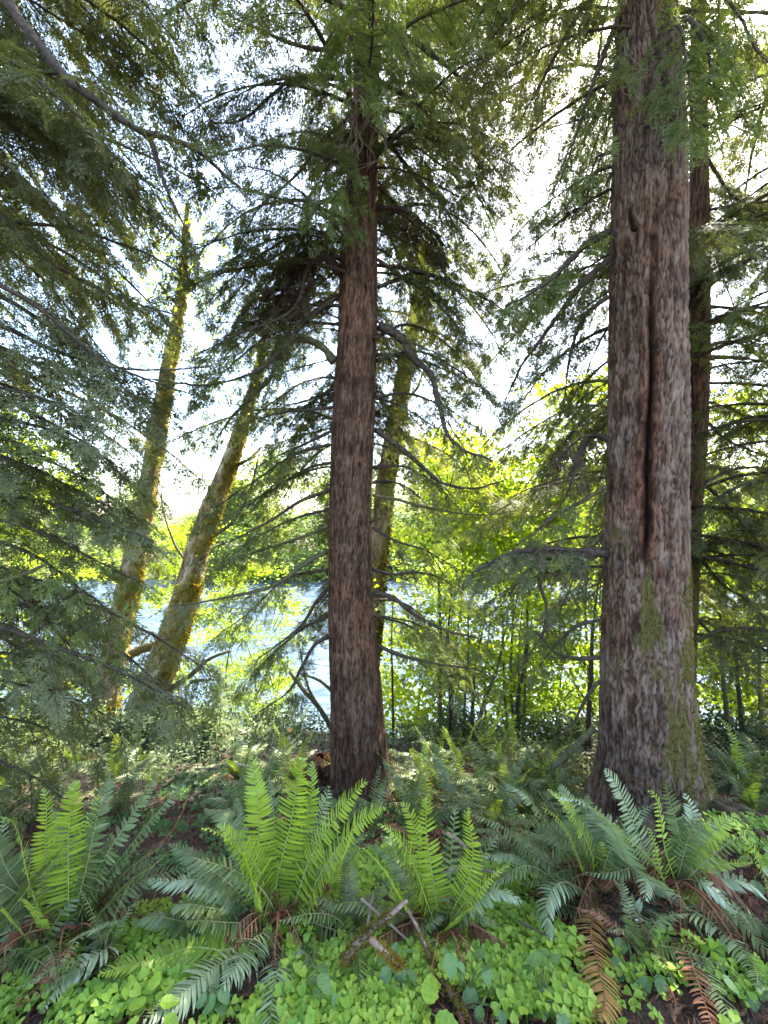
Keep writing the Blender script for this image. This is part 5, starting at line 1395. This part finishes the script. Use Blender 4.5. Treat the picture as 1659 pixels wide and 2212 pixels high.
sorrel('wood_sorrel', 'sparse wood sorrel on the dark slope below the two big trunks', .2, 3.3, 2.6, .9, 1300, .034, 9, (.02, .05), 'clover_shade_tint')
sorrel('wood_sorrel', 'bright carpet of wood sorrel along the front edge', -.0 + .16, 1.62, .70, .33, 1250, .035, 1, SH)
sorrel('wood_sorrel', 'wood sorrel spilling forward at the lower left', -.80, 1.57, .56, .28, 760, .037, 7, SH)
sorrel('wood_sorrel', 'wood sorrel on the slope between the slim fern and the orange frond', .62, 1.92, .32, .26, 420, .034, 2, SH)
sorrel('wood_sorrel', 'wood sorrel patch between the two biggest upright ferns', -.12, 2.45, .36, .42, 430, .040, 3, SH)
sorrel('wood_sorrel', 'sorrel patch coloured as in shade on the slope left of the rotten stump', -1.75, 4.75, .75, .75, 1500, .036, 4, (.03, .08), 'clover_shade_tint')
sorrel('wood_sorrel', 'thin sorrel at the foot of the bright left fern', -1.45, 1.75, .42, .36, 320, .034, 12, SH)
sorrel('wood_sorrel', 'sorrel strip at the lower right corner', 1.4, 1.62, .34, .3, 260, .034, 5, SH)
sorrel('wood_sorrel', 'scattered sorrel on the mossy spruce roots', 2.7, 2.8, .4, .5, 260, .034, 6, SH)

rs = np.random.RandomState(88)
n = 44000
x = rs.uniform(-4.3, 3.6, n); y = 1.1 + 3.0 * rs.rand(n) ** 1.2
z = G(x, y) + rs.uniform(.0, .03, n)
p = np.stack([x, y, z], 1)
nr = norm(Z + rs.normal(0, .45, (n, 3))); a = norm(np.cross(nr, rs.normal(0, 1, (n, 3)))); b = np.cross(nr, a)
ln = rs.uniform(.008, .036, (n, 1)) * (0.75 + .16 * y[:, None]); wd = ln * rs.uniform(.06, .32, (n, 1))
V = np.stack([p - a * ln, p + b * wd, p + a * ln + nr * ln * .2, p - b * wd], 1).reshape(-1, 3)
tag(link('leaf_litter', mesh_of('leaf_litter', V, [np.arange(4 * n).reshape(n, 4)], M['litter'])), 'brown dead leaves, fern scraps and twigs over the soil', 'leaf litter', None, 'stuff')

# ------------------------------------------------------------------ sticks and small leafy plants in front
def stick(label, rows, d, dd, r0, r1, matn='stick', moss=0, name='fallen_stick', seed=0, cut=False):
    b = P(*rows[0], d)
    t = thing(name, label, 'stick', tuple(b), 0, None)
    pts = PP(spread(rows, dd), d, b)
    gz = G(pts[:, 0] + b[0], pts[:, 1] + b[1]) - b[2]
    pts[:, 2] = np.maximum(pts[:, 2], gz + r0 * .8)
    n = 40; C, L = resample(pts, n)
    A_ = Acc(); A_.add(*tube(C, np.linspace(r0, r1, n), 9, .12, seed))
    link('wood', A_.mesh('wood', M[matn], smooth=True), t)
    if moss:
        rs = np.random.RandomState(seed)
        k = (rs.rand(moss) ** 1.4 * (n - 1) * .75).astype(int)
        p0 = C[k]; d_ = norm(rs.normal(0, 1, (moss, 3)) + Z * .3); rad = np.interp(k, np.arange(n), np.linspace(r0, r1, n))[:, None]
        p0 = p0 + d_ * rad * .9; s = norm(np.cross(d_, rs.normal(0, 1, (moss, 3)))); l = rs.uniform(.006, .018, (moss, 1))
        V = np.stack([p0 - s * l * .3, p0 + s * l * .3, p0 + d_ * l + s * l * .2, p0 + d_ * l * 1.1 - s * l * .2], 1).reshape(-1, 3)
        o = link('moss', mesh_of('moss', V, [np.arange(4 * moss).reshape(-1, 4)], M['moss_gold']), t); o['kind'] = 'stuff'
    if cut:
        e_ = norm(C[-1] - C[-3]); A_ = Acc()
        A_.add(*tube(np.array([C[-1] - e_ * .012, C[-1] + e_ * .004]), [r1 * 1.03, r1 * .9], 9))
        link('broken_end', A_.mesh('broken_end', M['cut_wood']), t)
    return t
stick('forked stick with its lower end wrapped in gold moss, left of the slim fern', [(745, 2075), (775, 2035), (812, 2000), (845, 1975), (880, 1945)], 1.75, .12, .017, .008, 'stick', 900, seed=1)
stick('short mossy stick with a pale broken end', [(862, 2085), (835, 2060), (802, 2030)], 1.68, -.02, .013, .012, 'stick', 600, seed=2, cut=True)
stick('long thin stick running to the bottom edge, gold moss along it', [(1000, 2225), (965, 2130), (930, 2070), (905, 2010), (880, 1965)], 1.62, .3, .011, .006, 'stick', 800, seed=3)
stick('thin grey twig crossing behind the slim bright fern', [(780, 1940), (830, 1985), (890, 2040), (925, 2075)], 1.95, -.1, .006, .004, 'stick', 0, seed=4)
stick('pale curved stick lying behind the slim bright fern', [(950, 1895), (975, 1880), (1010, 1872), (1050, 1880), (1100, 1895)], 2.35, .05, .012, .007, 'stick', 0, seed=5)
stick('reddish stick pointing up from the dead fronds behind the slim fern', [(1005, 1830), (985, 1812), (965, 1800)], 2.5, .0, .013, .01, 'stick', 0, seed=6)
stick('dark forked twig between the two upright ferns', [(785, 2080), (792, 2010), (800, 1960), (808, 1925)], 1.9, .1, .006, .004, 'stick', 0, seed=7)
stick('grey broken twig leaning from the sorrel beside the biggest fern', [(705, 2000), (718, 1965), (740, 1945)], 2.1, .05, .006, .003, 'stick', 0, seed=8)
stick('thin dark twig on the slope below the spruce, lying in dead fronds', [(1120, 1990), (1160, 2010), (1210, 2035)], 2.0, -.05, .006, .003, 'twig', 0, seed=9)

def serrate(L, W, rs, teeth=7, fold=.15, lobes=0):
    """toothed leaf with a raised fold either side of the rib, along +x"""
    u = np.linspace(0, 1, 2 * teeth + 1)
    w = W * np.sin(np.pi * np.clip(u, 0, 1) ** .72) ** .9
    w = w * (1 + np.where(np.arange(len(u)) % 2 == 1, .13, -.05)) ; w[0] = .01 * L; w[-1] = 0
    z = -.18 * L * u ** 2 + rs.normal(0, .004, len(u))
    mid_ = np.stack([u * L, 0 * u, z - fold * W], 1); l = np.stack([u * L, w, z], 1); r = np.stack([u * L, -w, z], 1)
    V = np.vstack([mid_, l, r]); n = len(u); i_ = np.arange(n - 1)
    Fq = np.vstack([np.stack([i_, i_ + 1, n + i_ + 1, n + i_], 1), np.stack([i_ + 1, i_, 2 * n + i_, 2 * n + i_ + 1], 1)])
    return V, Fq
rs = np.random.RandomState(3)
LEAF = {'toothed': [mesh_of('leaf', *(lambda v: (v[0], [v[1]]))(serrate(1.0, .36, rs)), M['bramble']) for _ in range(3)],
        'bright': [mesh_of('leaf', *(lambda v: (v[0], [v[1]]))(serrate(1.0, .34, rs, 5)), M['clover']) for _ in range(3)]}
def leafy(name, label, px, py, d, leaves, seed, kind='toothed', cat='plant'):
    b = P(px, py, d); b[2] = float(G(b[0], d))
    t = thing(name, label, cat, tuple(b))
    rs = np.random.RandomState(seed)
    A_ = Acc(); done = []
    for k, (lx, ly, ld, size, az, tilt) in enumerate(leaves):
        p = P(lx, ly, ld) - b
        gz = float(G(p[0] + b[0], p[1] + b[1])) - b[2]
        p[2] = max(p[2], gz + .05)
        md = p * np.array([.5, .5, .5]) + np.array([0, 0, .03])
        A_.add(*tube(resample(np.array([[0, 0, -.02], md, p]), 8)[0], np.linspace(.003, .0015, 8), 4))
        o = link('leaf', LEAF[kind][k % 3], t, tuple(p))
        o.scale = (size,) * 3; o.rotation_euler = (rs.normal(0, .2), tilt, az)
    link('stem', A_.mesh('stem', M['stem_green'], smooth=True), t)
    return t
D = math.radians
leafy('bramble', 'toothed bramble with hanging green leaves right of the orange frond', 1345, 2060, 2.0, [
    (1352, 2035, 1.95, .085, D(-10), .3), (1350, 2062, 1.92, .08, D(200), .4), (1362, 2080, 1.85, .12, D(-60), .7), (1345, 2100, 1.85, .10, D(215), .5), (1372, 2110, 1.8, .13, D(-70), .8), (1392, 2130, 1.8, .09, D(-20), .6), (1412, 2165, 1.75, .09, D(-30), .5), (1425, 2180, 1.75, .08, D(-100), .7), (1400, 2185, 1.75, .08, D(200), .6)], 1)
leafy('bramble', 'small toothed bramble shoots by the mossy forked stick', 832, 2110, 1.75, [
    (830, 2080, 1.72, .06, D(120), .2), (848, 2062, 1.75, .05, D(60), -.4), (870, 2055, 1.75, .06, D(20), .1), (865, 2080, 1.72, .08, D(-100), .8), (845, 2095, 1.7, .07, D(200), .4), (880, 2100, 1.7, .075, D(-10), .5)], 2)
leafy('broad_leaf_herb', 'largest smooth bright leaves at the bottom edge', 905, 2225, 1.6, [
    (912, 2205, 1.55, .11, D(170), .2), (925, 2170, 1.58, .10, D(75), -.3), (940, 2195, 1.55, .12, D(-20), .2), (900, 2225, 1.5, .12, D(230), .4)], 3, 'bright', 'herb')
leafy('broad_leaf_herb', 'cluster of smooth bright leaves at the lower left bottom', 330, 2180, 1.65, [
    (345, 2165, 1.6, .075, D(20), .2), (310, 2170, 1.6, .08, D(160), .2), (360, 2190, 1.55, .075, D(-30), .3), (300, 2200, 1.55, .07, D(200), .3), (325, 2140, 1.65, .07, D(90), -.2)], 4, 'bright', 'herb')
leafy('bramble', 'toothed bramble in the sorrel left of the orange frond', 1180, 2180, 1.75, [
    (1175, 2130, 1.7, .085, D(-100), .6), (1195, 2150, 1.68, .09, D(-20), .4), (1160, 2165, 1.68, .085, D(200), .5), (1205, 2185, 1.62, .09, D(-60), .6), (1220, 2140, 1.7, .07, D(30), .2)], 5)
for k_, (lab_, px_, py_) in enumerate([('bramble runner in the sorrel at the middle of the bottom edge', 1060, 2190), ('bramble runner just below the slim bright fern', 1010, 2090),
        ('bramble runner in the sorrel right of the biggest fern', 700, 2140), ('bramble runner in the lower left sorrel', 430, 2165), ('bramble runner at the lower right corner', 1600, 2150), ('bramble runner between the orange frond and the slim fern', 1170, 2080)]):
    r_ = np.random.RandomState(k_ + 20)
    leafy('bramble', lab_, px_, py_, 1.72, [(px_ + r_.uniform(-55, 55), py_ + r_.uniform(-45, 20), 1.66 + r_.uniform(-.05, .05), r_.uniform(.05, .085), r_.uniform(0, 6.28), r_.uniform(.1, .8)) for _ in range(8)], k_ + 20)
leafy('bramble', 'grey toothed leaves at the foot of the slim bright fern', 945, 2085, 1.85, [
    (942, 2040, 1.82, .05, D(150), .1), (955, 2070, 1.8, .07, D(-90), .9), (975, 2060, 1.8, .05, D(10), .4), (935, 2075, 1.8, .05, D(200), .4)], 6)
leafy('bramble', 'pale bramble spray at the right edge on the spruce roots', 1640, 1880, 2.5, [
    (1620, 1850, 2.45, .08, D(180), .2), (1645, 1870, 2.45, .09, D(-60), .5), (1655, 1840, 2.5, .08, D(20), .1), (1630, 1900, 2.4, .09, D(-110), .6)], 7)
